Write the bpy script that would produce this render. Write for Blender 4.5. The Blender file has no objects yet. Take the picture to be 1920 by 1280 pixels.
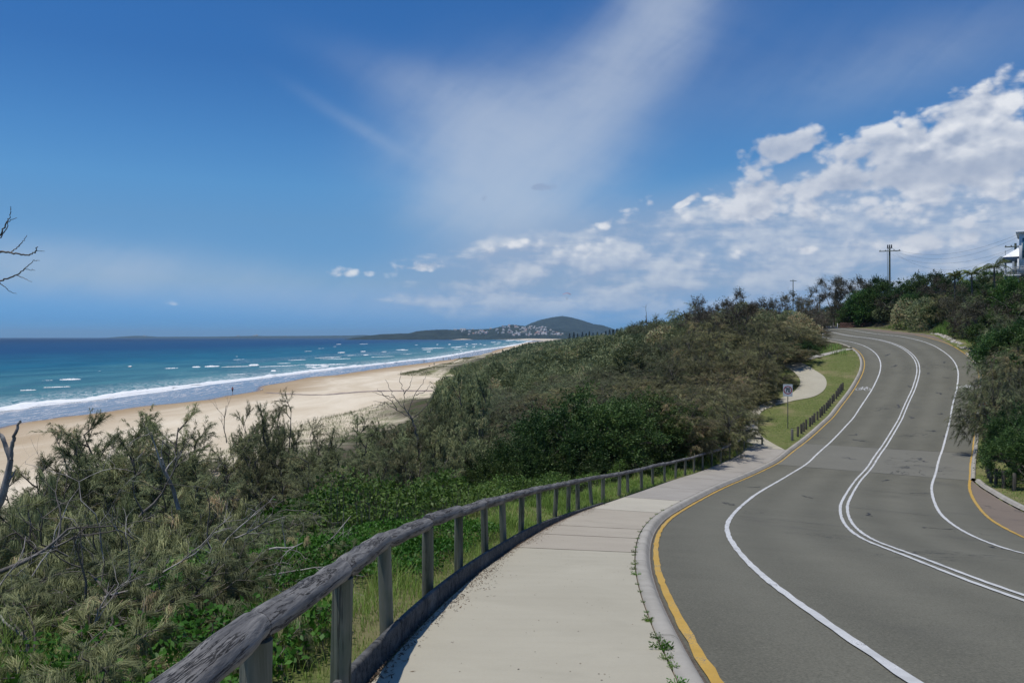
import bpy, math, random
import numpy as np
from math import radians, sin, cos, pi
# ------------------------------------------------------------------ camera / world / sun
scene = bpy.context.scene
F = 1493.0; CX = 960.0; HY = 632.0
cam_d = bpy.data.cameras.new("camera"); cam = bpy.data.objects.new("camera", cam_d)
scene.collection.objects.link(cam); scene.camera = cam
cam.location = (0, 0, 0); cam.rotation_euler = (radians(90), 0, 0)
cam_d.sensor_width = 36.0; cam_d.lens = 36.0 * F / 1920.0
cam_d.shift_y = -8.0 / 1920.0
cam_d.clip_start = 0.05; cam_d.clip_end = 60000
scene.view_settings.view_transform = 'Standard'; scene.view_settings.look = 'None'
scene.view_settings.exposure = EXPOSURE = 0.0; scene.view_settings.gamma = 1.0
scene.render.engine = 'CYCLES'
cy = scene.cycles
cy.max_bounces = 4; cy.diffuse_bounces = 2; cy.glossy_bounces = 2; cy.transmission_bounces = 3
cy.volume_bounces = 0; cy.transparent_max_bounces = 8; cy.use_denoising = True

SUN_EL = 76.0
SUN_AZ = -106.0        # degrees, clockwise from the view direction (+y); left and a little behind the camera
sd = (sin(radians(SUN_AZ)) * cos(radians(SUN_EL)), cos(radians(SUN_AZ)) * cos(radians(SUN_EL)), sin(radians(SUN_EL)))
from mathutils import Vector, Matrix
sl = bpy.data.lights.new("sun", 'SUN'); sl.energy = 3.4; sl.angle = radians(0.53); sl.color = (1.0, 0.955, 0.88)
so = bpy.data.objects.new("sun", sl); scene.collection.objects.link(so)
so.rotation_euler = Vector(sd).to_track_quat('Z', 'Y').to_euler(); so.location = (0, 0, 50)

world = bpy.data.worlds.new("World"); scene.world = world; world.use_nodes = True
WT = world.node_tree; WT.nodes.clear()
class E_:
    """tiny expression builder over shader math nodes"""
    def __init__(s, t, v): s.t = t; s.v = v
    def _m(s, op, *o, clamp=False):
        n = s.t.nodes.new('ShaderNodeMath'); n.operation = op; n.use_clamp = clamp
        for i, q in enumerate((s,) + o):
            q = q.v if isinstance(q, E_) else q
            if isinstance(q, (int, float)): n.inputs[i].default_value = q
            else: s.t.links.new(q, n.inputs[i])
        return E_(s.t, n.outputs[0])
    def __add__(s, o): return s._m('ADD', o)
    def __sub__(s, o): return s._m('SUBTRACT', o)
    def __mul__(s, o): return s._m('MULTIPLY', o)
    def __truediv__(s, o): return s._m('DIVIDE', o)
    __radd__ = __add__; __rmul__ = __mul__
    def __rsub__(s, o): return (s * -1.0) + o
    def pw(s, o): return s._m('POWER', o)
    def exp(s): return s._m('EXPONENT')
    def mx(s, o): return s._m('MAXIMUM', o)
    def mn(s, o): return s._m('MINIMUM', o)
    def sm(s, a, b):
        n = s.t.nodes.new('ShaderNodeMapRange'); n.interpolation_type = 'SMOOTHSTEP'
        s.t.links.new(s.v, n.inputs[0]); n.inputs[1].default_value = a; n.inputs[2].default_value = b
        n.inputs[3].default_value = 0; n.inputs[4].default_value = 1
        return E_(s.t, n.outputs[0])
def vec(t, x, y, z=0.0):
    n = t.nodes.new('ShaderNodeCombineXYZ')
    for i, q in enumerate((x, y, z)):
        q = q.v if isinstance(q, E_) else q
        if isinstance(q, (int, float)): n.inputs[i].default_value = q
        else: t.links.new(q, n.inputs[i])
    return n.outputs[0]
def noise(t, v, scale=1.0, detail=4, rough=0.55, dist=0.0, lac=2.0):
    n = t.nodes.new('ShaderNodeTexNoise'); n.inputs['Scale'].default_value = scale; n.inputs['Detail'].default_value = detail
    n.inputs['Roughness'].default_value = rough; n.inputs['Distortion'].default_value = dist; n.inputs['Lacunarity'].default_value = lac
    if v is not None: t.links.new(v, n.inputs['Vector'])
    return E_(t, n.outputs['Fac'])
def mixc(t, f, a, b):
    n = t.nodes.new('ShaderNodeMix'); n.data_type = 'RGBA'
    if isinstance(f, E_): f = f.v
    if isinstance(f, (int, float)): n.inputs[0].default_value = f
    else: t.links.new(f, n.inputs[0])
    for i, q in ((6, a), (7, b)):
        if isinstance(q, (tuple, list)): n.inputs[i].default_value = (*q, 1.0)
        else: t.links.new(q, n.inputs[i])
    return n.outputs[2]

def build_world():
    t = WT
    sky = t.nodes.new('ShaderNodeTexSky'); sky.sky_type = 'NISHITA'; sky.sun_disc = False
    sky.sun_elevation = radians(SUN_EL); sky.sun_rotation = radians(SUN_AZ)
    sky.altitude = 20; sky.air_density = 1.0; sky.dust_density = 0.3; sky.ozone_density = 1.2
    tc = t.nodes.new('ShaderNodeTexCoord'); sp = t.nodes.new('ShaderNodeSeparateXYZ')
    t.links.new(tc.outputs['Generated'], sp.inputs[0])
    x, y, z = (E_(t, sp.outputs[i]) for i in range(3))
    az = x._m('ARCTAN2', y) * (180 / pi)
    el = z._m('ARCSINE') * (180 / pi)
    def pa(px, py):
        return math.degrees(math.atan((px - CX) / F)), math.degrees(math.atan((HY - py) / math.hypot(F, px - CX)))
    def blob(px, py, rx, ry, rot=0.0, p=1.0):
        a0, e0 = pa(px, py); k = 57.3 / F * (0.93 if abs(px - CX) > 500 else 1.0)
        rx *= k; ry *= k
        du = az - a0; dv = el - e0
        c, s_ = cos(radians(rot)), sin(radians(rot))
        u = (du * c + dv * s_) / rx; v = (dv * c - du * s_) / ry
        return ((u * u + v * v) * -1.0).exp() * p
    def total(bl):
        r = None
        for b in bl:
            q = blob(*b); r = q if r is None else r + q
        return r
    # --- high thin cirrus
    cir = total([(960, 295, 165, 115, 0, 1.0), (935, 360, 110, 90, 0, .4), (1060, 215, 200, 80, 30, .45), (1180, 110, 170, 60, 42, .62), (960, 400, 120, 60, 0, .45), (1235, 20, 80, 70, 60, .42), (860, 190, 130, 40, -12, .30),
                 (690, 250, 120, 12, -28, .15), (90, 500, 260, 42, 0, .42), (520, 545, 420, 40, -4, .26), (1720, 110, 260, 60, 10, .16), (1480, 110, 330, 120, 0, .05), (760, 140, 160, 30, -14, .08)])
    def streak(ang, a_, b_, det, ds):
        c_, s_ = cos(radians(ang)), sin(radians(ang))
        return noise(t, vec(t, (az * c_ + el * s_) * a_, (el * c_ - az * s_) * b_), 1.0, det, 0.62, ds)
    wob = streak(0, .10, .14, 5, .4)
    st = streak(38, .10, .42, 9, .5) * .45 + streak(-20, .10, .5, 8, .4) * .25 + wob * .55
    ca = (1.0 - ((cir * (st - 0.27)).mx(0.0) * -4.6).exp()) * .70
    # --- heaped cumulus at upper right and scattered puffs
    mass = total([(1880, 175, 90, 42, 22, .75), (1790, 205, 60, 34, 10, .45), (1800, 270, 190, 50, 0, .75), (1650, 225, 42, 32, 0, .50), (1700, 290, 110, 38, 0, .5), (1900, 300, 120, 50, 0, .4),
                  (1440, 285, 95, 38, 0, 0.78), (1490, 260, 50, 22, 0, .3), (1540, 345, 150, 26, 0, .50), (1350, 362, 60, 24, 0, .55), (1285, 378, 24, 9, 25, .65), (1430, 370, 80, 26, 0, .35),
                  (1125, 425, 42, 16, 0, 0.66), (1215, 385, 60, 22, 0, .30), (1010, 450, 60, 14, 0, .30), (1680, 345, 130, 26, 0, .40),
                  (620, 513, 52, 15, 6, .50), (692, 512, 46, 14, -8, .48), (757, 503, 46, 15, 0, .52), (815, 498, 50, 15, 0, .46), (325, 565, 40, 13, 0, .48), (400, 573, 50, 5, 0, .25), (1300, 405, 180, 20, 0, .38), (1560, 400, 240, 34, 0, .40), (1850, 395, 200, 46, 0, .42), (1150, 450, 140, 18, 0, .38), (1000, 472, 140, 15, 0, .38), (1750, 455, 240, 20, 0, .34), (1400, 475, 240, 14, 0, .33), (890, 505, 110, 11, 0, .3), (540, 512, 20, 6, 0, .25)])
    def vor(v, sc, det):
        n = t.nodes.new('ShaderNodeTexVoronoi'); n.feature = 'F1'; n.inputs['Scale'].default_value = sc; n.inputs['Detail'].default_value = det; n.inputs['Roughness'].default_value = .55
        t.links.new(v, n.inputs['Vector']); return E_(t, n.outputs['Distance'])
    def dens(da, de, det=7):
        a2 = az + da; e2 = el + de
        b0 = noise(t, vec(t, a2 * 0.30, e2 * 0.46, 3.3), 1.0, det, 0.54, 0.25)
        bi = 1.0 - vor(vec(t, a2 * .42, e2 * .60, 1.1), 1.0, 2.0)
        return b0 * .72 + bi * .28
    n0 = dens(0, 0); n1 = dens(-.30, .50)
    dA = mass + (n0 - 0.55) * 2.0 - 0.13
    aA = dA.sm(-0.03, 0.30) * mass.sm(.03, .12)
    bodyA = dA.sm(0.05, .8)
    # --- broken layer lying flat above the horizon, in true plane perspective
    flat = noise(t, vec(t, az * .13, el * .62, 5.0), 1.0, 7, .58, .4)
    top = (az * .19 + 7.8).mn(12.0)
    cov = (top - el).sm(-1.4, 2.2) * az.sm(-16.0, 0.0)
    cov2 = (az * .15 + 5.6 - el).sm(-1.0, 2.0) * az.sm(-26.0, -6.0) * .5
    cv = cov.mx(cov2)
    aB = (flat * .55 + n0 * .45 + cv * .30).sm(.60, .80) * cv.sm(.05, .4) * el.sm(.4, 2.4)
    veil = cv * el.sm(-.5, 4.0) * .60
    litA = ((n0 - n1) * 3.4 + 0.78 - bodyA * 0.42)._m('ADD', 0.0, clamp=True)
    grey = total([(1445, 290, 120, 50, 0, .95), (1780, 330, 260, 24, 0, .75), (1640, 275, 60, 24, 0, .45), (1890, 255, 70, 16, -8, .4), (1500, 400, 340, 40, 0, .45), (1800, 440, 300, 30, 0, .6), (1850, 300, 220, 20, 0, .5), (1000, 480, 300, 20, 0, .4)]).mn(1.0)
    litA = (litA * (1.0 - grey * 0.75)).mx(0.0)
    litB = ((flat - .5) * 2.2 + (n0 - n1) * 2.6 + .50)._m('ADD', 0.0, clamp=True)
    # small dark shreds in front of the cirrus veil
    sh = total([(905, 375, 14, 16, 0, 1), (1050, 355, 60, 12, 0, 1), (1150, 312, 44, 15, -10, 1), (1010, 348, 20, 8, 0, .8)])
    aS = (sh * .62 + (n0 - .55) * 2.2 - .30).sm(0, .35) * .55
    skc = t.nodes.new('ShaderNodeHueSaturation'); skc.inputs['Saturation'].default_value = SKY_SAT; skc.inputs['Value'].default_value = SKY_VAL
    t.links.new(sky.outputs[0], skc.inputs['Color'])
    rp = t.nodes.new('ShaderNodeValToRGB'); t.links.new((el * 0.05).v, rp.inputs[0]); st_ = SKY_TONE
    while len(rp.color_ramp.elements) < len(st_): rp.color_ramp.elements.new(0.5)
    for e_, (p_, c_) in zip(rp.color_ramp.elements, st_): e_.position = p_; e_.color = (*[q / 1.6 for q in c_], 1)
    mu = t.nodes.new('ShaderNodeMix'); mu.data_type = 'RGBA'; mu.blend_type = 'MULTIPLY'; mu.inputs[0].default_value = 1; t.links.new(skc.outputs[0], mu.inputs[6]); t.links.new(rp.outputs[0], mu.inputs[7])
    m2 = t.nodes.new('ShaderNodeVectorMath'); m2.operation = 'SCALE'; m2.inputs['Scale'].default_value = 1.6; t.links.new(mu.outputs[2], m2.inputs[0])
    skyc = mixc(t, ca, m2.outputs[0], (5.3, 6.0, 7.1))
    skyc = mixc(t, veil, skyc, (3.3, 4.2, 5.8))
    fade = el.sm(0.0, 5.0)
    out = mixc(t, aB * (fade * .45 + .32), skyc, mixc(t, litB, (3.3, 4.2, 5.9), (6.2, 6.7, 7.5)))
    out = mixc(t, aS, out, (2.7, 3.5, 5.2))
    fadeA = el.sm(0.5, 6.5) * .45 + .50
    out = mixc(t, aA * fadeA, out, mixc(t, litA, (3.5, 4.2, 5.6), (8.2, 8.4, 8.8)))
    bg = t.nodes.new('ShaderNodeBackground'); bg.inputs['Strength'].default_value = SKY_STR
    t.links.new(out, bg.inputs['Color'])
    o = t.nodes.new('ShaderNodeOutputWorld'); t.links.new(bg.outputs[0], o.inputs['Surface'])
SKY_TONE = [(0, (.16, .63, 1.80)), (.055, (.17, .545, 1.48)), (.19, (.31, .57, .97)), (.4, (.425, .69, .955)), (.52, (.425, .765, 1.03)), (.66, (.37, .725, 1.02)), (.92, (.265, .60, .94)), (1, (.26, .61, .96))]
SKY_STR = 0.1; SKY_SAT = 1.12; SKY_VAL = 1.0
build_world()
world.cycles.sampling_method = 'MANUAL'; world.cycles.sample_map_resolution = 256

# ------------------------------------------------------------------ helpers
COL = scene.collection
def link(o, parent=None):
    COL.objects.link(o)
    if parent is not None: o.parent = parent
    return o
def tag(o, label=None, cat=None, group=None, kind=None):
    if label: o['label'] = label
    if cat: o['category'] = cat
    if group: o['group'] = group
    if kind: o['kind'] = kind
    return o
def empty(name, loc=(0, 0, 0), rz=0.0):
    o = bpy.data.objects.new(name, None); o.empty_display_size = 0.2; link(o); o.location = loc; o.rotation_euler = (0, 0, rz); return o
def ncopy(o, parent=None):
    c = o.copy(); link(c); c.parent = parent
    for ch in o.children: ncopy(ch, c)
    return c
class Geo:
    """numpy mesh collector: verts, polygons of mixed size, material index, a float tint per polygon"""
    def __init__(s): s.V = []; s.n = 0; s.loops = []; s.tot = []; s.mi = []; s.tint = []
    def add(s, V, Fa, mi=0, tint=None):
        V = np.asarray(V, np.float32).reshape(-1, 3); Fa = np.asarray(Fa, np.int32)
        s.V.append(V); s.loops.append((Fa + s.n).ravel()); m = len(Fa)
        s.tot.append(np.full(m, Fa.shape[1], np.int32)); s.mi.append(np.full(m, mi, np.int32))
        s.tint.append(np.full(m, 0.5, np.float32) if tint is None else np.broadcast_to(np.asarray(tint, np.float32), (m,)))
        s.n += len(V); return s
    def mesh(s, name, mats, smooth=False, attrs=None):
        me = bpy.data.meshes.new(name)
        V = np.concatenate(s.V); L = np.concatenate(s.loops); T = np.concatenate(s.tot)
        me.vertices.add(len(V)); me.vertices.foreach_set('co', V.ravel())
        me.loops.add(len(L)); me.loops.foreach_set('vertex_index', L)
        me.polygons.add(len(T)); st = np.zeros(len(T), np.int32); st[1:] = np.cumsum(T)[:-1]
        me.polygons.foreach_set('loop_start', st); me.polygons.foreach_set('material_index', np.concatenate(s.mi))
        if smooth: me.polygons.foreach_set('use_smooth', np.ones(len(T), bool))
        a = me.attributes.new('tint', 'FLOAT', 'FACE'); a.data.foreach_set('value', np.concatenate(s.tint).astype(np.float32))
        for k, v in (attrs or {}).items():
            a = me.attributes.new(k, 'FLOAT', 'POINT'); a.data.foreach_set('value', np.asarray(v, np.float32))
        for m in (mats if isinstance(mats, (list, tuple)) else [mats]): me.materials.append(m)
        me.update(calc_edges=True); return me
    def obj(s, name, mats, parent=None, smooth=False, attrs=None):
        return link(bpy.data.objects.new(name, s.mesh(name, mats, smooth, attrs)), parent)
def grid_faces(n, m):
    i = np.arange(n - 1)[:, None] * m + np.arange(m - 1)[None, :]
    return np.stack([i, i + 1, i + m + 1, i + m], -1).reshape(-1, 4)
def add_box(g, c, s, rz=0.0, mi=0, taper=1.0, R=None):
    x, y, z = s[0] / 2, s[1] / 2, s[2] / 2
    V = np.array([(-x, -y, -z), (x, -y, -z), (x, y, -z), (-x, y, -z), (-x * taper, -y * taper, z), (x * taper, -y * taper, z), (x * taper, y * taper, z), (-x * taper, y * taper, z)])
    if R is None:
        cc, ss = cos(rz), sin(rz); R = np.array([[cc, -ss, 0], [ss, cc, 0], [0, 0, 1]])
    V = V @ np.asarray(R).T + np.array(c)
    g.add(V, [(0, 3, 2, 1), (4, 5, 6, 7), (0, 1, 5, 4), (1, 2, 6, 5), (2, 3, 7, 6), (3, 0, 4, 7)], mi); return g
def tubes(g, P, r, sides=5, mi=0, tint=None, caps=False):
    """P (N,k,3) polylines, r (N,k) radii"""
    P = np.asarray(P, float); r = np.asarray(r, float)
    if P.ndim == 2: P = P[None]
    if r.ndim == 1: r = np.broadcast_to(r, P.shape[:2])
    N, k, _ = P.shape
    T = np.gradient(P, axis=1); T /= np.linalg.norm(T, axis=2, keepdims=True) + 1e-9
    up = np.where(np.abs(T[..., 2:3]) > 0.9, np.array([1.0, 0, 0]), np.array([0, 0, 1.0]))
    up = np.broadcast_to(up[:, :1], T.shape)
    A = np.cross(T, up); A /= np.linalg.norm(A, axis=2, keepdims=True) + 1e-9; B = np.cross(A, T)
    th = np.arange(sides) / sides * 2 * pi
    V = P[:, :, None] + r[:, :, None, None] * (A[:, :, None] * np.cos(th)[:, None] + B[:, :, None] * np.sin(th)[:, None])
    a = np.arange(k - 1)[:, None] * sides; j = np.arange(sides)[None]; jn = (j + 1) % sides
    f = np.stack([a + j, a + sides + j, a + sides + jn, a + jn], -1).reshape(-1, 4)
    Fa = (f[None] + (np.arange(N) * k * sides)[:, None, None]).reshape(-1, 4)
    tt = None if tint is None else np.repeat(np.broadcast_to(tint, (N,)), len(f))
    g.add(V.reshape(-1, 3), Fa, mi, tt)
    if caps:
        for e in (0, k - 1):
            idx = np.arange(sides) if e else np.arange(sides)[::-1]
            for q in range(N): g.add(V[q, e][idx], [tuple(range(sides))], mi)
    return g
def wp(px, py, d): return np.array([(px - CX) / F * d, d, (HY - py) / F * d])
def wz(px, py, z):
    d = -z * F / (py - HY); return ((px - CX) / F * d, d)
def resamp(P, n=None, step=None):
    P = np.asarray(P, float); s = np.r_[0, np.cumsum(np.linalg.norm(np.diff(P, axis=0), axis=1))]
    if n is None: n = max(2, int(s[-1] / step) + 1)
    t = np.linspace(0, s[-1], n); return np.stack([np.interp(t, s, P[:, k]) for k in range(P.shape[1])], 1)
def smooth(P, it=2):
    P = np.array(P, float)
    for _ in range(it): P[1:-1] = (P[:-2] + 2 * P[1:-1] + P[2:]) / 4
    return P
def crom(P, m=8):
    P = np.asarray(P, float); n = len(P); t = np.linspace(0, n - 1, m * (n - 1) + 1); i = np.minimum(t.astype(int), n - 2); u = (t - i)[:, None]
    a = P[np.maximum(i - 1, 0)]; b = P[i]; c = P[i + 1]; d = P[np.minimum(i + 2, n - 1)]
    return .5 * (2 * b + (c - a) * u + (2 * a - 5 * b + 4 * c - d) * u * u + (3 * b - a - 3 * c + d) * u ** 3)
def sdist(x, y, C):
    """signed distance of points to polyline C (n,2); positive on the right hand side of its direction"""
    x = np.asarray(x, float).ravel(); y = np.asarray(y, float).ravel(); out = np.empty(len(x))
    A = C[:-1]; D = C[1:] - A; L = (D ** 2).sum(1) + 1e-12
    for i in range(0, len(x), 20000):
        p = np.stack([x[i:i + 20000], y[i:i + 20000]], 1); v = p[:, None] - A[None]
        t = np.clip((v * D).sum(2) / L, 0, 1); e = v - t[..., None] * D; dd = (e ** 2).sum(2); k = dd.argmin(1); I = np.arange(len(p))
        cr = D[k, 0] * v[I, k, 1] - D[k, 1] * v[I, k, 0]
        out[i:i + 20000] = np.sqrt(dd[I, k]) * np.where(cr > 0, -1, 1)
    return out
# ------------------------------------------------------------------ materials
MATS = {}
def newmat(name):
    m = bpy.data.materials.new(name); m.use_nodes = True; t = m.node_tree; t.nodes.clear()
    o = t.nodes.new('ShaderNodeOutputMaterial'); b = t.nodes.new('ShaderNodeBsdfPrincipled'); t.links.new(b.outputs[0], o.inputs['Surface'])
    MATS[name] = m; return m, t, b, o
def setin(t, sock, v):
    if isinstance(v, E_): v = v.v
    if isinstance(v, (int, float)): sock.default_value = v
    elif isinstance(v, (tuple, list)): sock.default_value = (*v, 1.0) if len(v) == 3 else v
    else: t.links.new(v, sock)
def oc(t, kind='Object'):
    return t.nodes.new('ShaderNodeTexCoord').outputs[kind]
def scaled(t, v, s):
    n = t.nodes.new('ShaderNodeMapping'); n.inputs['Scale'].default_value = s; t.links.new(v, n.inputs['Vector']); return n.outputs[0]
def attr(t, name):
    n = t.nodes.new('ShaderNodeAttribute'); n.attribute_name = name; return E_(t, n.outputs['Fac'])
def bump(t, b, h, strength=0.3, dist=0.02):
    n = t.nodes.new('ShaderNodeBump'); n.inputs['Strength'].default_value = strength; n.inputs['Distance'].default_value = dist
    setin(t, n.inputs['Height'], h); t.links.new(n.outputs[0], b.inputs['Normal'])
def plain(name, col, rough=0.6, metal=0.0, var=0.12, scale=4.0, spec=0.4, bmp=0.0, stretch=(1, 1, 1)):
    m, t, b, o = newmat(name); c = scaled(t, oc(t), stretch)
    n = noise(t, c, scale, 5, 0.6)
    setin(t, b.inputs['Base Color'], mixc(t, n.sm(0.3, 0.7), tuple(q * (1 - var) for q in col), tuple(min(1, q * (1 + var)) for q in col)))
    setin(t, b.inputs['Roughness'], rough); setin(t, b.inputs['Metallic'], metal); setin(t, b.inputs['Specular IOR Level'], spec)
    if bmp: bump(t, b, n, bmp, 0.02)
    return m
def leafmat(name, c1, c2, c3=None, transl=0.25, rough=0.55, spec=0.25):
    """foliage: colour by a tint per leaf, a little shift per tree, some light passing through the leaf"""
    m, t, b, o = newmat(name)
    a = attr(t, 'tint'); oi = t.nodes.new('ShaderNodeObjectInfo'); r = E_(t, oi.outputs['Random'])
    col = mixc(t, a.sm(0.0, 0.8), c1, c2)
    if c3: col = mixc(t, a.sm(0.78, 0.95), col, c3)
    hs = t.nodes.new('ShaderNodeHueSaturation'); t.links.new(col, hs.inputs['Color'])
    setin(t, hs.inputs['Value'], r * 0.75 + 0.62); setin(t, hs.inputs['Hue'], (r * 7.13)._m('FRACT') * 0.045 + 0.478)
    setin(t, b.inputs['Base Color'], hs.outputs[0]); setin(t, b.inputs['Roughness'], rough); setin(t, b.inputs['Specular IOR Level'], spec)
    tr = t.nodes.new('ShaderNodeBsdfTranslucent'); t.links.new(hs.outputs[0], tr.inputs[0])
    mx = t.nodes.new('ShaderNodeMixShader'); mx.inputs[0].default_value = transl
    t.links.new(b.outputs[0], mx.inputs[1]); t.links.new(tr.outputs[0], mx.inputs[2]); t.links.new(mx.outputs[0], o.inputs['Surface'])
    return m
M_SHE = leafmat('sheoak_needles', (0.088, 0.108, 0.046), (0.265, 0.295, 0.14), (0.37, 0.29, 0.165))
M_SHEB = leafmat('sheoak_needles_brown', (0.105, 0.110, 0.044), (0.31, 0.295, 0.13), (0.41, 0.29, 0.14))
M_GREY = leafmat('grey_scrub_leaves', (0.075, 0.070, 0.044), (0.17, 0.152, 0.10), (0.25, 0.20, 0.14))
M_LEAF = leafmat('dark_glossy_leaves', (0.032, 0.066, 0.018), (0.085, 0.145, 0.038), (0.17, 0.23, 0.07), rough=0.5, spec=0.22)
M_BRIGHT = leafmat('bright_green_leaves', (0.055, 0.14, 0.014), (0.13, 0.27, 0.03), (0.17, 0.30, 0.04), rough=0.5, spec=0.2)
M_GREEN = leafmat('mid_green_tree_leaves', (0.035, 0.075, 0.016), (0.085, 0.155, 0.035), (0.14, 0.22, 0.055), rough=0.5, spec=0.2)
M_COVER = leafmat('ground_cover_leaves', (0.06, 0.12, 0.02), (0.16, 0.25, 0.05), (0.30, 0.33, 0.10), rough=0.5, spec=0.2)
M_GRASS = leafmat('grass_blades', (0.085, 0.16, 0.024), (0.20, 0.30, 0.06), (0.38, 0.33, 0.16))
M_DUNEG = leafmat('dune_grass_blades', (0.16, 0.18, 0.08), (0.27, 0.28, 0.14), (0.36, 0.33, 0.2))
M_PALM = leafmat('palm_fronds', (0.08, 0.12, 0.03), (0.22, 0.26, 0.08), (0.36, 0.34, 0.18))
def bark(name, c1, c2, sc=6):
    m, t, b, o = newmat(name); n = noise(t, scaled(t, oc(t), (1, 1, 0.25)), sc, 7, 0.65, 0.3)
    setin(t, b.inputs['Base Color'], mixc(t, n.sm(0.35, 0.65), c1, c2)); setin(t, b.inputs['Roughness'], 0.85); bump(t, b, n, 0.6, 0.02); return m
M_BARK = bark('bark', (0.05, 0.043, 0.036), (0.16, 0.14, 0.12))
M_DEAD = bark('bleached_dead_wood', (0.14, 0.12, 0.11), (0.46, 0.43, 0.39))
M_TWIG = bark('grey_twigs', (0.08, 0.068, 0.058), (0.22, 0.195, 0.17))
# ------------------------------------------------------------------ the road's centre line: x, y, z, cross fall
RD = [[9.6,-22,1.3,-.09],[8.5,-15,.35,-.085],[6.81,-7.69,-0.71,-0.08],[6.28,-3.98,-1.24,-0.07],[6.03,-0.24,-1.79,-0.06],[6.06,3.56,-2.35,-0.05],[6.37,7.4,-2.94,-0.04],[6.9,11.28,-3.58,-0.03],[7.63,15.23,-4.18,-0.02],[8.57,19.12,-4.87,-0.03],[9.79,23.01,-5.48,-0.03],[11.22,26.87,-6.0,-0.03],[12.8,30.69,-6.44,-0.03],[14.54,34.38,-6.81,-0.03],[16.29,37.95,-7.11,-0.02],[18.09,41.38,-7.31,-0.01],[20.01,44.62,-7.35,-0.0],[21.87,47.84,-7.21,0.0],[23.82,50.99,-6.99,0.01],[25.74,54.18,-6.73,0.02],[27.66,57.37,-6.46,0.02],[29.56,60.54,-6.15,0.03],[31.4,63.7,-5.75,0.02],[33.26,66.76,-5.23,0.02],[35.14,69.73,-4.62,0.01],[36.92,72.69,-3.94,0.01],[38.62,75.66,-3.25,0.01],[40.09,78.75,-2.59,0.01],[41.35,81.99,-2.01,0.02],[42.42,85.38,-1.51,0.03],[43.4,88.87,-1.09,0.05],[44.29,92.44,-0.77,0.06],[45.1,96.06,-0.52,0.07],[45.87,99.73,-0.32,0.08],[46.59,103.41,-0.17,0.09],[47.27,107.1,-0.05,0.09],[47.94,110.8,0.06,0.09],[48.61,114.49,0.18,0.09],[49.28,118.18,0.35,0.09],[49.92,121.86,0.56,0.08],[50.47,125.55,0.78,0.08],[50.88,129.27,1.01,0.07],[51.14,133.0,1.22,0.06],[51.2,136.7,1.34,0.045],[51.0,140.5,1.3,.03],[50.4,145,1.1,.02],[49.4,150,.7,.01],[47.6,156,.1,0],[45,162,-.6,0],[41,169,-1.4,0]]
RD = crom(np.array(RD), 10)
_xy = RD[:, :2]; _s = np.r_[0, np.cumsum(np.linalg.norm(np.diff(_xy, axis=0), axis=1))]
S0 = np.interp(-7.69, RD[:, 1], _s)                      # s = 0 at the first fitted station
_t = np.arange(0, _s[-1], 0.5)
RD = smooth(np.stack([np.interp(_t, _s, RD[:, k]) for k in range(4)], 1), 8)
SS = _t - S0
TT = np.gradient(RD[:, :2], axis=0); TT /= np.linalg.norm(TT, axis=1)[:, None]; RR = np.stack([TT[:, 1], -TT[:, 0]], 1)
DZ = np.gradient(RD[:, 2], SS)
def fr(s, lat, up=0.0):
    """point on the road surface plane at arc length s and lateral offset lat (arrays ok)"""
    s = np.asarray(s, float); lat = np.asarray(lat, float)
    g = lambda a: np.interp(s, SS, a)
    z = g(RD[:, 2]) + g(RD[:, 3]) * np.clip(lat, -5, 5) + up
    return np.stack([g(RD[:, 0]) + g(RR[:, 0]) * lat, g(RD[:, 1]) + g(RR[:, 1]) * lat, z], -1)
def loc_s(x, y):
    """nearest station: arc length, lateral offset, surface height for points"""
    x = np.asarray(x, float).ravel(); y = np.asarray(y, float).ravel()
    so_, lo_, zo_ = (np.empty(len(x)) for _ in range(3))
    P = RD[::2, :2]
    for i in range(0, len(x), 20000):
        p = np.stack([x[i:i + 20000], y[i:i + 20000]], 1)
        k = ((p[:, None] - P[None]) ** 2).sum(2).argmin(1) * 2
        v = p - RD[k, :2]; al = (v * TT[k]).sum(1); la = (v * RR[k]).sum(1)
        al = np.clip(al, -1.5, 1.5)
        so_[i:i + 20000] = SS[k] + al; lo_[i:i + 20000] = la
        zo_[i:i + 20000] = RD[k, 2] + DZ[k] * al + RD[k, 3] * np.clip(la, -5, 5)
    return so_, lo_, zo_
# ------------------------------------------------------------------ shore lines (traced, laid on the beach plane)
SEA = -15.0
shore_px = [(-700, 905), (-400, 838), (-200, 800), (0, 773), (84, 760), (168, 752), (252, 741), (336, 730), (420, 718), (504, 708), (640, 691), (707, 684), (774, 676), (841, 668), (909, 656), (976, 645), (1000, 638.2), (1012, 635.4)]
SHORE = np.array([wz(a, b, SEA) for a, b in shore_px]); SHORE = np.vstack([[-160, 20], SHORE, [700, 9500]]); SHORE = crom(SHORE, 5)
wet_px = [(-600, 950), (-300, 880), (0, 800), (168, 776.6), (269, 763), (369.5, 751.5), (436.7, 741), (480, 733), (504, 722), (571, 709), (640, 701.5), (741, 687.5), (841, 675), (909, 663.5), (942, 653), (990, 642)]
WET = np.array([wz(a, b, SEA + .15) for a, b in wet_px]); WET = np.vstack([[-125, 20], WET, [400, 6000]]); WET = crom(WET, 5)
FOOT = crom(np.array([(-85, -60), (-72, 0), (-50, 55), (-38, 90), (-36, 120), (-33, 141), (-27, 156), (-20, 178), (-17, 214), (-20, 250), (-27, 285), (-40, 300), (-43, 318), (-37, 400), (-28, 534), (0, 800), (60, 1500), (150, 2800), (420, 5200), (900, 9500)], float), 5)
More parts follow.
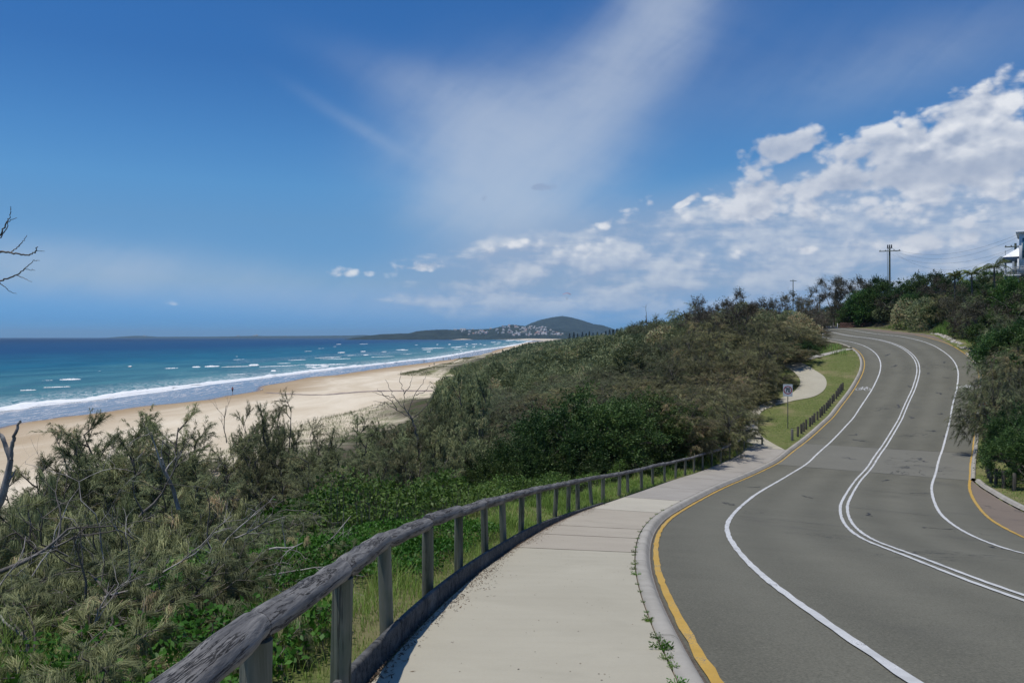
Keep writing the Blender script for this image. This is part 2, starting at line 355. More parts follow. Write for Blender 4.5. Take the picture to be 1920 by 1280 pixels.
# ------------------------------------------------------------------ terrain height
ctrl = []
for s in range(-14, 150, 8):
    for la, dz in ((-8.2, .06), (-5, 0), (0, 0), (5, 0), (7, .05)):
        if 58 < s < 98 and la == -8.2: la = -12.5
        p = fr(s, la, dz); ctrl.append(tuple(p))
for s in range(-14, 58, 6):                               # verge and slope on the sea side
    for la, dz in ((-10.2, -.25), (-12.6, -.9), (-16, -2.4), (-22, -4.6)):
        p = fr(s, la, dz); z = max(p[2], -13.0); ctrl.append((p[0], p[1], z))
for s in range(-14, 150, 8):                              # hill on the land side
    k = np.interp(s, [0, 45, 70, 100, 150], [.30, .25, .55, .8, .8])
    for la, dz in ((11, 1.2 * k), (15, 3.4 * k), (22, 6.6 * k), (32, 8.5 * k)):
        p = fr(s, la, dz); ctrl.append(tuple(p))
ctrl += [(-25, 0, -10), (-40, 0, -12.5), (-60, 20, -14), (-20, 20, -10.5), (-35, 25, -12.8), (-50, 60, -14), (-10, 40, -10.2), (-22, 45, -12.2), (-35, 70, -13.3),
         (-7, 53, -10.6), (5, 50, -8.6), (-2.5, 63, -9.2), (6, 66, -8.0), (-15, 70, -12.2), (-25, 90, -12.9), (-42, 100, -14), (10, 80, -6.2), (18, 90, -3.6), (0, 90, -8.6), (-12, 110, -11.2),
         (12, 110, -5.6), (24, 100, -1.8), (32, 110, -.5), (34, 130, .2), (20, 130, -2.2), (5, 130, -7), (-5, 160, -9.6), (15, 166, -6), (30, 160, -2.0), (-14, 200, -11.4), (-5, 231, -11.2), (10, 240, -8),
         (30, 230, -4), (60, 220, -1), (90, 200, 4), (-30, 330, -12.6), (-15, 400, -11.4), (10, 420, -8.4), (50, 400, -5), (0, 600, -10.5), (30, 690, -8), (80, 700, -6), (20, 900, -11), (80, 1100, -9.5),
         (200, 900, -6), (300, 500, -4), (200, 300, 0), (120, 120, 9), (80, 100, 7.2), (70, 112, 6.2), (62, 100, 4.8), (66, 88, 5.4), (67, 141, 4.0), (58, 150, .4), (62, 153, .6), (58, 160, -.3), (64, 165, .5), (56, 146, 1.0), (75, 150, 5), (100, 60, 8), (70, 50, 3), (60, 20, 1), (60, -20, 5), (30, -30, 6), (-10, -25, 1), (-30, -40, -6),
         (-60, 120, -14.5), (-60, 200, -14.5), (-45, 240, -14.3), (-70, -40, -14), (150, 2000, -11), (400, 2000, -9)]
ctrl = np.array(ctrl); _c = ctrl[:, :2] / 100.0
def _phi(d2): return 0.5 * d2 * np.log(d2 + 1e-12)
_A = _phi(((_c[:, None] - _c[None]) ** 2).sum(2)) + np.eye(len(_c)) * 0.002
_B = np.c_[np.ones(len(_c)), _c]; _M = np.block([[_A, _B], [_B.T, np.zeros((3, 3))]])
_W = np.linalg.solve(_M, np.r_[ctrl[:, 2], 0, 0, 0])
def sstep(a, b, x): t = np.clip((x - a) / (b - a), 0, 1); return t * t * (3 - 2 * t)
def _tps(x, y):
    q = np.stack([x, y], 1) / 100.0; out = np.empty(len(q))
    for i in range(0, len(q), 8000):
        p = q[i:i + 8000]; out[i:i + 8000] = _phi(((p[:, None] - _c[None]) ** 2).sum(2)) @ _W[:-3] + np.c_[np.ones(len(p)), p] @ _W[-3:]
    return out
_rg = np.random.default_rng(5)
_wav = [( _rg.uniform(-1, 1, 2) * k, _rg.uniform(0, 6.28), a) for k, a in ((.12, .35), (.12, .35), (.25, .2), (.25, .2), (.6, .09), (.6, .09), (1.3, .04), (1.3, .04))]
def ripple(x, y): return sum(a * np.sin(w[0] * x + w[1] * y + p) for w, p, a in _wav)
def lim_left(s): return np.where((s > 57) & (s < 100), np.interp(s, [57, 64, 96, 100], [-8.3, -13, -13, -7]), np.where(s >= 100, -6.5, -8.3))
def lim_right(s): return np.interp(s, [30, 42, 50, 60, 98, 112, 150], [10, 9, 6.5, 6.2, 6.0, 9.5, 9.0])
def terrain(x, y, full=False):
    x = np.asarray(x, float).ravel(); y = np.asarray(y, float).ravel()
    s, la, zr = loc_s(x, y)
    r = np.hypot(x, y)
    z = _tps(np.clip(x, -400, 900), np.clip(y, -60, 2200))
    z = np.where(r > 1200, z * (1 - sstep(1200, 2600, r)) - 10.5 * sstep(1200, 2600, r), z)
    e = sdist(x, y, FOOT); d = sdist(x, y, SHORE)
    beach = SEA + np.where(d > 0, 0.012 * np.minimum(d, 60), 0.03 * np.maximum(d, -400))
    rough = ripple(x, y) * sstep(0, 6, e)
    z = z + rough
    z = np.maximum(z, beach + 0.25 * sstep(0, 3, e))
    w = sstep(-1, 9, e); z = beach * (1 - w) + z * w
    L = lim_left(s); Rr = lim_right(s)
    out = np.maximum(L - la, la - Rr); inr = (s > SS[0] + 2) & (s < SS[-1] - 2)
    wc = np.where(inr, 1 - sstep(0, 3.0, out), 0)
    hardr = np.where(s < 53.8, np.interp(s, [30, 35, 42.6, 46, 50, 54], [12, 9.6, 6.6, 6.2, 5.7, 5.02]) + .2, np.where(s < 104, 5.1, np.interp(s, [104, 110, 118, 127.5, 136, 146, 160], [5.02, 5.6, 7.0, 8.5, 8.2, 7.5, 7.0]))); und = np.where(la < -5.1, 0.085, np.where(la > hardr, 0.06, -0.12))
    z = z * (1 - wc) + (zr + und) * wc
    return (z, s, la, e, d, wc) if full else z
def gz(x, y): return float(terrain([x], [y])[0])
# ------------------------------------------------------------------ terrain sheet
def axis(a, b, step, lo, hi, g=1.09):
    v = list(np.arange(a, b + 1e-6, step)); s = step
    while v[-1] < hi: s *= g; v.append(v[-1] + s)
    s = step; w = [a]
    while w[-1] > lo: s *= g; w.append(w[-1] - s)
    return np.array(w[:0:-1] + v)
gx = axis(-12, 64, .55, -9000, 9000); gy = axis(-6, 135, .55, -2500, 12000)
GX, GY = np.meshgrid(gx, gy); tz, ts, tl, te, td, tw = terrain(GX, GY, True)
tz = np.where(te < -1, tz - 0.35, tz)                      # under the beach sheet
lawn = sstep(57, 59, ts) * (1 - sstep(101, 108, ts)) * sstep(-14.5, -12.5, tl) * (1 - sstep(-5.2, -4.8, tl))
lawn = np.maximum(lawn, (ts > 40) * sstep(4.8, 5.2, tl) * (1 - sstep(7.5, 10, tl)))
verge = sstep(-13, -9.5, tl) * (tl < -4) * (ts < 60)
def terrain_mat():
    m, t, b, o = newmat('ground'); c = oc(t)
    n1 = noise(t, c, 0.6, 6, 0.6); n2 = noise(t, c, 6.0, 6, 0.65); n3 = noise(t, c, 0.08, 4, 0.6)
    soil = mixc(t, n2.sm(.3, .7), (0.045, 0.038, 0.026), (0.13, 0.105, 0.07)); soil = mixc(t, n1.sm(.4, .65), soil, (0.055, 0.07, 0.026))
    gr = mixc(t, n2.sm(.3, .7), (0.085, 0.105, 0.030), (0.17, 0.19, 0.065)); gr = mixc(t, noise(t, c, 0.45, 5, .6).sm(.45, .72) * 0.85, gr, (0.235, 0.20, 0.105))
    sand = mixc(t, n2.sm(.3, .7), (0.60, 0.50, 0.36), (0.74, 0.64, 0.48)); sand = mixc(t, n1.sm(.42, .62) * 0.55, sand, (0.24, 0.25, 0.12))
    col = mixc(t, attr(t, 'sand'), soil, sand); col = mixc(t, attr(t, 'lawn'), col, gr)
    setin(t, b.inputs['Base Color'], col); setin(t, b.inputs['Roughness'], 0.95); setin(t, b.inputs['Specular IOR Level'], 0.1)
    bump(t, b, n2, 0.7, 0.05); return m
g = Geo(); g.add(np.stack([GX.ravel(), GY.ravel(), tz], 1), grid_faces(len(gy), len(gx)))
sandm = 1 - sstep(9, 22, te + ripple(GX.ravel() * 2, GY.ravel() * 2) * 6)
tag(g.obj('ground', terrain_mat(), smooth=True, attrs={'lawn': np.clip(lawn + verge * .75, 0, 1), 'sand': sandm}), kind='structure')
# ------------------------------------------------------------------ beach sheet
SH = resamp(SHORE[(SHORE[:, 1] < 8000)], n=2600)
def ladder(C, off):
    T = np.gradient(C, axis=0); T /= np.linalg.norm(T, axis=1)[:, None]; N = np.stack([T[:, 1], -T[:, 0]], 1); N = smooth(N, 60); return N
C0 = np.vstack([resamp(SHORE[SHORE[:, 1] < 420], step=2.0), resamp(SHORE[(SHORE[:, 1] >= 420)], step=14.0)])
C0 = C0[C0[:, 1] < 8000]; C0 = smooth(C0, 4); N0 = ladder(C0, 0)
us = np.r_[-8, -4, np.arange(0, 40, 1.0), np.arange(40, 125, 2.5)]
xs = C0[:, None, 0] + N0[:, None, 0] * us; ys = C0[:, None, 1] + N0[:, None, 1] * us
fx, fy = xs.ravel(), ys.ravel(); e = sdist(fx, fy, FOOT); dd = sdist(fx, fy, SHORE); wd = sdist(fx, fy, WET)
bz = SEA + np.where(dd > 0, 0.012 * np.minimum(dd, 60), 0.05 * dd) + ripple(fx * 0.6, fy * 0.6) * 0.08 * sstep(4, 20, wd) - 1.2 * sstep(2.5, 7, e) + 0.02
g = Geo(); g.add(np.stack([fx, fy, bz], 1), grid_faces(len(C0), len(us))[:, ::-1])
def beach_mat():
    m, t, b, o = newmat('beach_sand'); c = oc(t)
    n1 = noise(t, c, 3.0, 6, .65); n2 = noise(t, scaled(t, c, (1, .35, 1)), 0.09, 6, .62, .8); n3 = noise(t, c, .03, 5, .6, .4)
    w = attr(t, 'wet')
    dry = mixc(t, n2.sm(.35, .68), (0.62, 0.52, 0.375), (0.76, 0.665, 0.51)); dry = mixc(t, n1.sm(.3, .7) * .25, dry, (0.54, 0.44, 0.31))
    ww = w + (n2 - .5) * 16.0
    damp = mixc(t, ww.sm(0, 24), (0.37, 0.265, 0.155), dry)
    q = w + (n3 - .5) * 10
    shine = 1.0 - q.sm(-1.0, 1.6)
    lace = (noise(t, scaled(t, c, (1.5, .22, 1)), .22, 6, .6, 1.0) - .5)._m('ABSOLUTE')
    col = mixc(t, shine, damp, (0.16, 0.125, 0.12))
    foam = (1.0 - lace.sm(.0, .030)) * (1.0 - attr(t, 'shore').sm(6.0, 38.0)) * shine
    col = mixc(t, foam * .85, col, (.78, .78, .76))
    setin(t, b.inputs['Base Color'], col)
    setin(t, b.inputs['Roughness'], (1.0 - shine * .88) + foam * .5); setin(t, b.inputs['Specular IOR Level'], shine * .55 + .12)
    n = t.nodes.new('ShaderNodeBump'); n.inputs['Distance'].default_value = 0.05; setin(t, n.inputs['Strength'], (1.0 - shine) * .5 + .03)
    setin(t, n.inputs['Height'], n1); t.links.new(n.outputs[0], b.inputs['Normal']); return m
tag(g.obj('beach', beach_mat(), smooth=True, attrs={'wet': wd, 'shore': dd}), kind='structure')
# wet runnel crossing the sand; its dark colour also paints a small scarp's shadow
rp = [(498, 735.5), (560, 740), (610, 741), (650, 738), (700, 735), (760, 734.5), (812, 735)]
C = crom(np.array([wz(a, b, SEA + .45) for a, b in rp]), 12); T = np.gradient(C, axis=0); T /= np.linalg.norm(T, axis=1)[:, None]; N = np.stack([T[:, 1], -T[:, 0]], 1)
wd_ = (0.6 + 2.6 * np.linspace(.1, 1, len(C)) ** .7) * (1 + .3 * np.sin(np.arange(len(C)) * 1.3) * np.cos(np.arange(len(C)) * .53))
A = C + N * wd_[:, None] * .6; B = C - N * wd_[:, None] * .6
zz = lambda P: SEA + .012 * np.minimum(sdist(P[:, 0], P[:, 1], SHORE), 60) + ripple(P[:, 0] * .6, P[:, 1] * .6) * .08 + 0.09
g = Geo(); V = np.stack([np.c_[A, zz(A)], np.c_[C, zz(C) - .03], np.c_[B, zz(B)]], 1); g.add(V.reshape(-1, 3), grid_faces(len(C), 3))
tag(g.obj('beach_runnel', plain('runnel_scarp_shade', (.36, .27, .21), .55, spec=.3, scale=.5, var=.4)), kind='structure')
# ------------------------------------------------------------------ sea
rr = np.r_[np.geomspace(60, 1500, 250), np.geomspace(1540, 29500, 90)]; an = np.radians(np.r_[np.linspace(-120, -36, 60), np.linspace(-35.6, 12, 260)])
Rm, Am = np.meshgrid(rr, an, indexing='ij'); sx, sy = (Rm * np.sin(Am)).ravel(), (Rm * np.cos(Am)).ravel()
sdv = np.minimum(-sdist(sx, sy, SHORE), 5000)
zs = SEA + np.where(sdv > 0, 0, 0) + 0.0 * sx
zs = zs + sstep(20, 120, sdv) * (1 - sstep(600, 1400, Rm.ravel())) * (0.22 * np.sin(sdv * .14 + np.sin(sy * .02) * 2) + 0.1 * np.sin(sdv * .37 + sy * .03))
g = Geo(); g.add(np.stack([sx, sy, zs], 1), grid_faces(len(rr), len(an))[:, ::-1])
def sea_mat():
    m, t, b, o = newmat('sea_water'); c = oc(t); d = attr(t, 'shore')
    big = noise(t, scaled(t, c, (.012, .004, 1)), 1.0, 5, .6, .5); st = noise(t, scaled(t, c, (.05, .02, 1)), 1.0, 7, .65, .3)
    dd = d + (big - .5) * 260 + (st - .5) * 90
    col = mixc(t, dd.sm(0, 150), (0.075, 0.215, 0.235), (0.015, 0.130, 0.20))
    col = mixc(t, dd.sm(90, 520), col, (0.005, 0.052, 0.140)); col = mixc(t, dd.sm(450, 2400), col, (0.001, 0.014, 0.062))
    col = mixc(t, st.sm(.42, .62) * .28, col, (0.003, 0.03, 0.075))
    near = d + (noise(t, scaled(t, c, (.12, .05, 1)), 1.0, 6, .65, .6) - .5) * 15
    lace = (noise(t, scaled(t, c, (.35, .12, 1)), 1.0, 7, .65, 1.5) - .5)._m('ABSOLUTE')
    f1 = near.sm(-1.0, .5) * (1.0 - near.sm(5.5, 9.0))                       # the break along the shore
    f2 = (1.0 - lace.sm(0, .05)) * (1.0 - d.sm(8, 40))                      # lacy remains behind it
    f3 = (1.0 - lace.sm(0, .03)) * big.sm(.5, .62) * (1.0 - d.sm(60, 150)) * .6
    soft = (1.0 - noise(t, c, .9, 4, .6).sm(.55, .75) * .35)
    foam = (f1 * soft).mx(f2 * .75).mx(f3)
    col = mixc(t, foam, col, (.80, .82, .82))
    setin(t, b.inputs['Base Color'], col); setin(t, b.inputs['Roughness'], foam * .5 + .42); setin(t, b.inputs['Specular IOR Level'], .07)
    h = noise(t, scaled(t, c, (.25, .09, 1)), 1.0, 7, .7) + noise(t, scaled(t, c, (.03, .012, 1)), 1.0, 4, .6) * 3.0
    bump(t, b, h, .55, 1.1); return m
tag(g.obj('sea', sea_mat(), smooth=True, attrs={'shore': sdv}), kind='structure')
M_FOAM = plain('sea_foam', (.82, .83, .82), .8, var=.08, scale=.8, bmp=.6)
def foam_ridges():
    """breakers: ragged white ridges lying on the water, each traced as start, end and thickness"""
    rg = np.random.default_rng(11); g = Geo()
    br = [(110, 152, 712.5, 1.6), (78, 100, 714, .7), (183, 189, 696.5, 1.2), (240, 247, 687, 1.2), (308, 335, 691, .9), (360, 376, 688.5, 1.6), (383, 412, 687.5, 2.0), (420, 470, 688, .7), (466, 486, 685, 2.6), (486, 560, 687.5, .8),
          (508, 518, 695.5, 2.0), (442, 446, 668.5, 1.1), (540, 575, 675.5, .7), (590, 640, 671, .8), (600, 658, 673.8, .7), (633, 647, 661, 1.6), (676, 686, 659, 1.8), (681, 691, 665.6, 1.4), (644, 668, 666.5, .6), (572, 620, 685, 1.5), (600, 650, 684, 1.1),
          (742, 760, 656, 1.4), (752, 766, 656.4, 1.0), (790, 832, 653, .9), (792, 812, 655.5, 1.0), (800, 808, 659.2, 1.4), (845, 865, 651.2, .9), (818, 822, 645.8, 1.2), (840, 845, 645.6, 1.3), (873, 878, 645, 1.3), (884, 895, 645.2, 1.2), (873, 877, 649.2, 1.0), (888, 891, 649.6, .8),
          (899, 903, 644.6, 1.0), (862, 867, 657.6, 1.0), (906, 912, 647, .7), (920, 930, 641.6, .9), (932, 940, 642, .8), (948, 962, 639, 1.2), (956, 975, 637.2, 1.0), (966, 990, 638.8, 1.2), (950, 957, 637, .8), (976, 992, 636.4, .9), (985, 998, 640, 1.0), (925, 938, 645.6, .6), (700, 740, 669.5, .5), (520, 545, 681.5, .5)]
    for _ in range(22):
        x = rg.uniform(560, 1000); lo = np.interp(x, [560, 640, 774, 909, 1000], [697, 683, 669, 652, 640]); py = lo - 3 - rg.uniform(0, 1) ** 1.6 * (lo - 636) * .75; w_ = rg.uniform(6, 26) * (.45 + (py - 632) / 60); br.append((x, x + w_, py, rg.uniform(.5, 1.1) * (.5 + (py - 632) / 70)))
    for _ in range(6):
        x = rg.uniform(0, 560); lo = np.interp(x, [0, 300, 560], [752, 722, 692]); py = lo - 4 - rg.uniform(0, 1) * 30; br.append((x, x + rg.uniform(20, 60), py, rg.uniform(.35, .7)))
    for x0, x1, py, th in br:
        n = max(7, int((x1 - x0) * 1.2)); px = np.linspace(x0, x1, n); u = np.linspace(0, 1, n)
        yy = py + (px - x0) * -.035 + rg.normal(0, .12, n).cumsum() * .25
        w = th * (np.sin(u * pi) ** .4) * rg.uniform(.55, 1.15, n) + .05
        a = np.array([wz(p, q - k / 2, SEA) for p, q, k in zip(px, yy, w)]); b = np.array([wz(p, q + k / 2, SEA) for p, q, k in zip(px, yy, w)])
        h = np.clip(w * .28, .08, .9); mid = a * .35 + b * .65
        V = np.stack([np.c_[a, np.full(n, SEA + .02)], np.c_[a * .6 + b * .4, SEA + h * .8], np.c_[mid, SEA + h], np.c_[b, np.full(n, SEA + .02)]], 1)
        V[:, 1:3, 2] += rg.uniform(-.1, .12, (n, 2)); g.add(V.reshape(-1, 3), grid_faces(n, 4)[:, ::-1])
    # thick tumbling lip of the shore break
    K = resamp(SHORE[(SHORE[:, 1] > 60) & (SHORE[:, 1] < 1900)], step=1.4); N = ladder(K, 0)
    n = len(K); base = 2.0 + 2.2 * np.abs(np.sin(np.arange(n) * .021)) + 1.6 * np.sin(np.arange(n) * .0071 + 1)
    rw = smooth(rg.normal(0, 1, n), 3) * 1.5; w = np.clip(base + rw, .5, 8) * (1 + .9 * sstep(300, 1500, K[:, 1]))
    off = -3.0 + smooth(rg.normal(0, 1, n), 12) * 2.5 - 2.0 * np.sin(np.arange(n) * .013)
    rows = []
    for k, (f_, hh) in enumerate(((-.5, 0.02), (-.25, .55), (.1, .8), (.35, .45), (.5, .02))):
        o_ = off + w * f_ + rg.normal(0, .25, n); P = K + N * o_[:, None]
        rows.append(np.c_[P, SEA + .03 + hh * np.clip(w * .13, 0, .7) * rg.uniform(.6, 1.3, n)])
    g.add(np.stack(rows, 1).reshape(-1, 3), grid_faces(n, 5)[:, ::-1])
    tag(g.obj('breaking_waves', M_FOAM, smooth=True), kind='structure')
foam_ridges()
# ------------------------------------------------------------------ far hills
def hill_mat(name, c1, c2, sc):
    m, t, b, o = newmat(name); n = noise(t, oc(t), sc, 7, .7)
    setin(t, b.inputs['Base Color'], mixc(t, n.sm(.35, .65), c1, c2)); setin(t, b.inputs['Roughness'], 1.0); setin(t, b.inputs['Specular IOR Level'], 0.0); bump(t, b, n, 1.0, 12.0); return m
rg = np.random.default_rng(3)
def hill(name, prof, d0, d1, peak, mat, rough, nv=40, z0=-15):
    """ridge heights read off the skyline at distance d0..d1; the ridge sits at fraction 'peak' of the depth"""
    px = np.linspace(prof[0][0], prof[-1][0], 260); top = np.interp(px, [p[0] for p in prof], [p[1] for p in prof])
    dr = d0 + (d1 - d0) * peak; X = (px - CX) / F * dr; H = (HY - top) / F * dr - z0
    v = np.linspace(0, 1, nv); sh = np.where(v < peak, np.sin(v / peak * pi / 2) ** .8, np.cos((v - peak) / (1 - peak) * pi / 2))
    Z = z0 + H[None] * sh[:, None]; Y = np.broadcast_to((d0 + (d1 - d0) * v)[:, None], Z.shape)
    nz = rg.normal(0, 1, Z.shape); Z = Z + nz * rough * np.clip(H[None] / 20, 0, 1) * (sh[:, None] > .02) 
    XX = np.broadcast_to(X[None], Z.shape)
    g = Geo(); g.add(np.stack([XX.ravel(), Y.ravel(), Z.ravel()], 1), grid_faces(nv, 260)); tag(g.obj(name, mat, smooth=True), kind='structure'); return (X, H, d0, d1, peak, z0)
M_H = hill_mat('far_forest_haze_tint', (.016, .024, .022), (.040, .054, .044), .012)  # dark forest with some blue distance haze mixed into the base colour
MTN = [(930, 632), (960, 622), (985, 611), (995, 606.2), (1012, 600), (1035, 595), (1053, 592.6), (1069, 595), (1090, 601), (1110, 607.8), (1123, 609), (1137, 614), (1150, 619), (1165, 624), (1200, 630), (1260, 633)]
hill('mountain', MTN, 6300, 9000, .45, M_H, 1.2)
HEAD = [(686, 632), (700, 629), (720, 626.5), (745, 625.6), (772, 625), (785, 621), (800, 619.5), (830, 617.8), (850, 618.5), (870, 617.6), (890, 618), (905, 617.2), (920, 616.5), (935, 613.5), (950, 610.4), (962, 608.4), (974, 610.4), (990, 612), (1010, 613), (1040, 617), (1062, 622), (1090, 627), (1140, 630), (1240, 632.5)]
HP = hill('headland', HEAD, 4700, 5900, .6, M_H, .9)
FAR = [(236, 632), (243, 630.6), (262, 629.4), (270, 629.8), (276, 630.8), (300, 631.4), (345, 631.0), (380, 631.2), (430, 630.6), (470, 629.6), (500, 629.8), (540, 629.8), (600, 629.4), (660, 628.8), (680, 627.8), (700, 629), (730, 631), (760, 632)]
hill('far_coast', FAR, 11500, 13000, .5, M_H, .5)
# sand strip at the far end of the bay
g = Geo(); a = [wz(p, q, SEA) for p, q in ((845, 637.2), (905, 636.6), (960, 637.0), (1010, 638.4), (1060, 640.5), (1240, 645))]; n_ = len(a)
b_ = [(x * 1.02 + 60, y + 520) for x, y in a]
g.add([(x, y, SEA + .4) for x, y in a] + [(x, y, SEA + 7) for x, y in b_], [(i, i + 1, n_ + i + 1, n_ + i) for i in range(n_ - 1)])
tag(g.obj('far_beach', plain('far_sand', (.60, .50, .36), .9)), kind='structure')
# ------------------------------------------------------------------ road
def ribbon(g, s0, s1, lats, up, step=.5, mi=0, fn=None, z2=None):
    """strip along the road between arc lengths s0 and s1; lats: lateral offsets (numbers or functions of s), up: heights per offset"""
    S = np.linspace(s0, s1, max(2, int((s1 - s0) / step) + 1)); cols = []
    for i, l in enumerate(lats):
        L = l(S) if callable(l) else np.full(len(S), float(l)); u = up[i] if isinstance(up, (list, tuple)) else up
        p = fr(S, L); p[:, 2] += u(S) if callable(u) else u; cols.append(p)
    g.add(np.stack(cols, 1).reshape(-1, 3), grid_faces(len(S), len(cols)), mi); return S
SE = SS[-1] - 1
def asphalt_mat(name, lo, hi, tintc=(1, 1, 1)):
    m, t, b, o = newmat(name); c = oc(t)
    fine = noise(t, c, 42, 4, .75); mid = noise(t, c, 1.3, 5, .6); big = noise(t, c, .22, 4, .6); grit = noise(t, c, 210, 2, .6)
    lp = attr(t, 'lateral'); wp_ = ((lp * 3.4)._m('COSINE')) * .10
    v = wp_ + (big - .5) * .55 + (mid - .5) * .34 + (fine - .5) * 2.6 + (grit.sm(.62, .70) * .25) + .5
    col = mixc(t, v._m('ADD', 0, clamp=True), lo, hi)
    # tar seams and scuffs: thin broken dark lines
    w = noise(t, c, .55, 3, .6)
    crk = (noise(t, vec2(t, c, .30, .30, 1.6), 1.0, 4, .7, 1.2) - .5)._m('ABSOLUTE')
    gate = noise(t, c, .16, 2, .5).sm(.60, .66)
    col = mixc(t, (1.0 - crk.sm(.004, .011)) * gate * .8, col, (.028, .029, .031))
    oil = noise(t, c, .35, 3, .5).sm(.60, .78) * .28
    col = mixc(t, oil, col, (.04, .04, .042))
    stone = noise(t, c, 13, 2, .9).sm(.66, .72) * .35; col = mixc(t, stone, col, tuple(min(1, q * 1.5) for q in hi)); pit = noise(t, c, 17, 2, .9).sm(.64, .70) * .35; col = mixc(t, pit, col, tuple(q * .5 for q in lo))
    setin(t, b.inputs['Base Color'], col); setin(t, b.inputs['Roughness'], .86); setin(t, b.inputs['Specular IOR Level'], .25)
    bump(t, b, fine + grit * .5, .55, .006); return m
def vec2(t, c, x, y, z):
    n = t.nodes.new('ShaderNodeMapping'); n.inputs['Scale'].default_value = (x, y, z); t.links.new(c, n.inputs['Vector']); return n.outputs[0]
M_ASPH = asphalt_mat('asphalt', (.088, .085, .064), (.186, .178, .136))
g = Geo(); ribbon(g, SS[0] + .5, SE, np.linspace(-4.99, 5.0, 21), 0.0)
tag(g.obj('road', M_ASPH, smooth=True, attrs={'lateral': np.tile(np.linspace(-4.99, 5.0, 21), sum(map(len, g.V)) // 21)}), kind='structure')
g = Geo(); ribbon(g, 53.8, 61.8, [-4.85, -2, 0, 2, 4.9], .004)
tag(g.obj('road_patch', asphalt_mat('asphalt_patch', (.123, .119, .096), (.20, .193, .158)), smooth=True), kind='structure')
M_TAR = plain('tar_line', (.045, .045, .046), .7, var=.3)
g = Geo()
for s_, l0, l1, w_ in ((53.7, -4.6, 4.8, .035), (61.9, -1.5, 4.8, .03), (31, -3.2, .4, .03), (38.5, -.2, 3.4, .035), (46.5, .2, 3.1, .03)):
    L = np.linspace(l0, l1, 30); j = np.cumsum(np.random.default_rng(int(s_)).normal(0, .012, 30))
    a = fr(s_ + j - w_ / 2, L, .009); b_ = fr(s_ + j + w_ / 2, L, .009); g.add(np.stack([a, b_], 1).reshape(-1, 3), grid_faces(30, 2)[:, ::-1])
# irregular sealed cracks and scuffs
rg = np.random.default_rng(21)
for s_, l_ in [(29, 3.0), (33.5, 2.2), (36, .9), (40.5, -1.2), (43, -3.6), (47, 2.4), (51, 1.0), (56, 1.6), (64.5, -2.1), (66, -2.6), (69, 1.9), (71, 3.9), (76, 2.6), (77, 3.9), (79, -.7), (83, 2.3), (86, -.6), (89, 2.6), (90.5, 1.0), (94, -2.0), (95.5, 2.6), (99, -2.6),  (34.5, -3.7), (26.6, 3.9), (74.5, .5), (59.5, 2.2), (58, -1.8), (67, 3.4)]:
    n = rg.integers(5, 12); hd = rg.uniform(0, 6.28); p = [(s_, l_)]
    for _ in range(n): hd += rg.normal(0, 1.0); p.append((p[-1][0] + cos(hd) * .17, p[-1][1] + sin(hd) * .12))
    P = crom(np.array(p), 3); w_ = .017 * (.3 + rg.uniform(0, 1, len(P))) * (1 + s_ / 28); T = np.gradient(P, axis=0); T /= np.linalg.norm(T, axis=1)[:, None] + 1e-9
    N = np.stack([T[:, 1], -T[:, 0]], 1); a = P + N * w_[:, None]; b_ = P - N * w_[:, None]
    g.add(np.stack([fr(a[:, 0], a[:, 1], .0085), fr(b_[:, 0], b_[:, 1], .0085)], 1).reshape(-1, 3), grid_faces(len(P), 2))
tag(g.obj('road_cracks', M_TAR), kind='structure')
def paint_mat(name, c1, c2, wear):
    m, t, b, o = newmat(name); c = oc(t); f = noise(t, c, 60, 4, .7); g_ = noise(t, c, 1.6, 5, .65)
    col = mixc(t, g_.sm(.3, .7), c1, c2); col = mixc(t, (f * .55 + g_ * .45).sm(wear, wear + .06), col, (.16, .155, .145))
    setin(t, b.inputs['Base Color'], col); setin(t, b.inputs['Roughness'], .7); bump(t, b, f, .3, .004); return m
M_WHITE = paint_mat('white_road_paint', (.46, .46, .44), (.70, .70, .68), .545)
M_YEL = paint_mat('yellow_road_paint', (.43, .26, .045), (.58, .36, .06), .54)
def line(g, s0, s1, lat, w, up=.013):
    S = np.linspace(s0, s1, int((s1 - s0) / .25) + 1); rg = np.random.default_rng(77)
    e1 = rg.normal(0, .006, len(S)); e2 = rg.normal(0, .006, len(S)); lt = lat(S) if callable(lat) else lat
    g.add(np.stack([fr(S, lt - w / 2 + e1, up), fr(S, lt + w / 2 + e2, up)], 1).reshape(-1, 3), grid_faces(len(S), 2))
g = Geo()
line(g, SS[0] + 1, SE, -3.3, .108); line(g, SS[0] + 1, SE, 3.3, .11); line(g, SS[0] + 1, SE, -.12, .095); line(g, SS[0] + 1, SE, .12, .095)
tag(g.obj('white_road_markings', M_WHITE), kind='structure')
g = Geo(); line(g, SS[0] + 1, 107, lambda s: -4.775 + 0 * s, .085)
line(g, SS[0] + 1, 121, lambda s: np.interp(s, [0, 40, 112, 121], [4.85, 4.9, 5.0, 5.5]), .12)
tag(g.obj('yellow_road_markings', M_YEL), kind='structure')
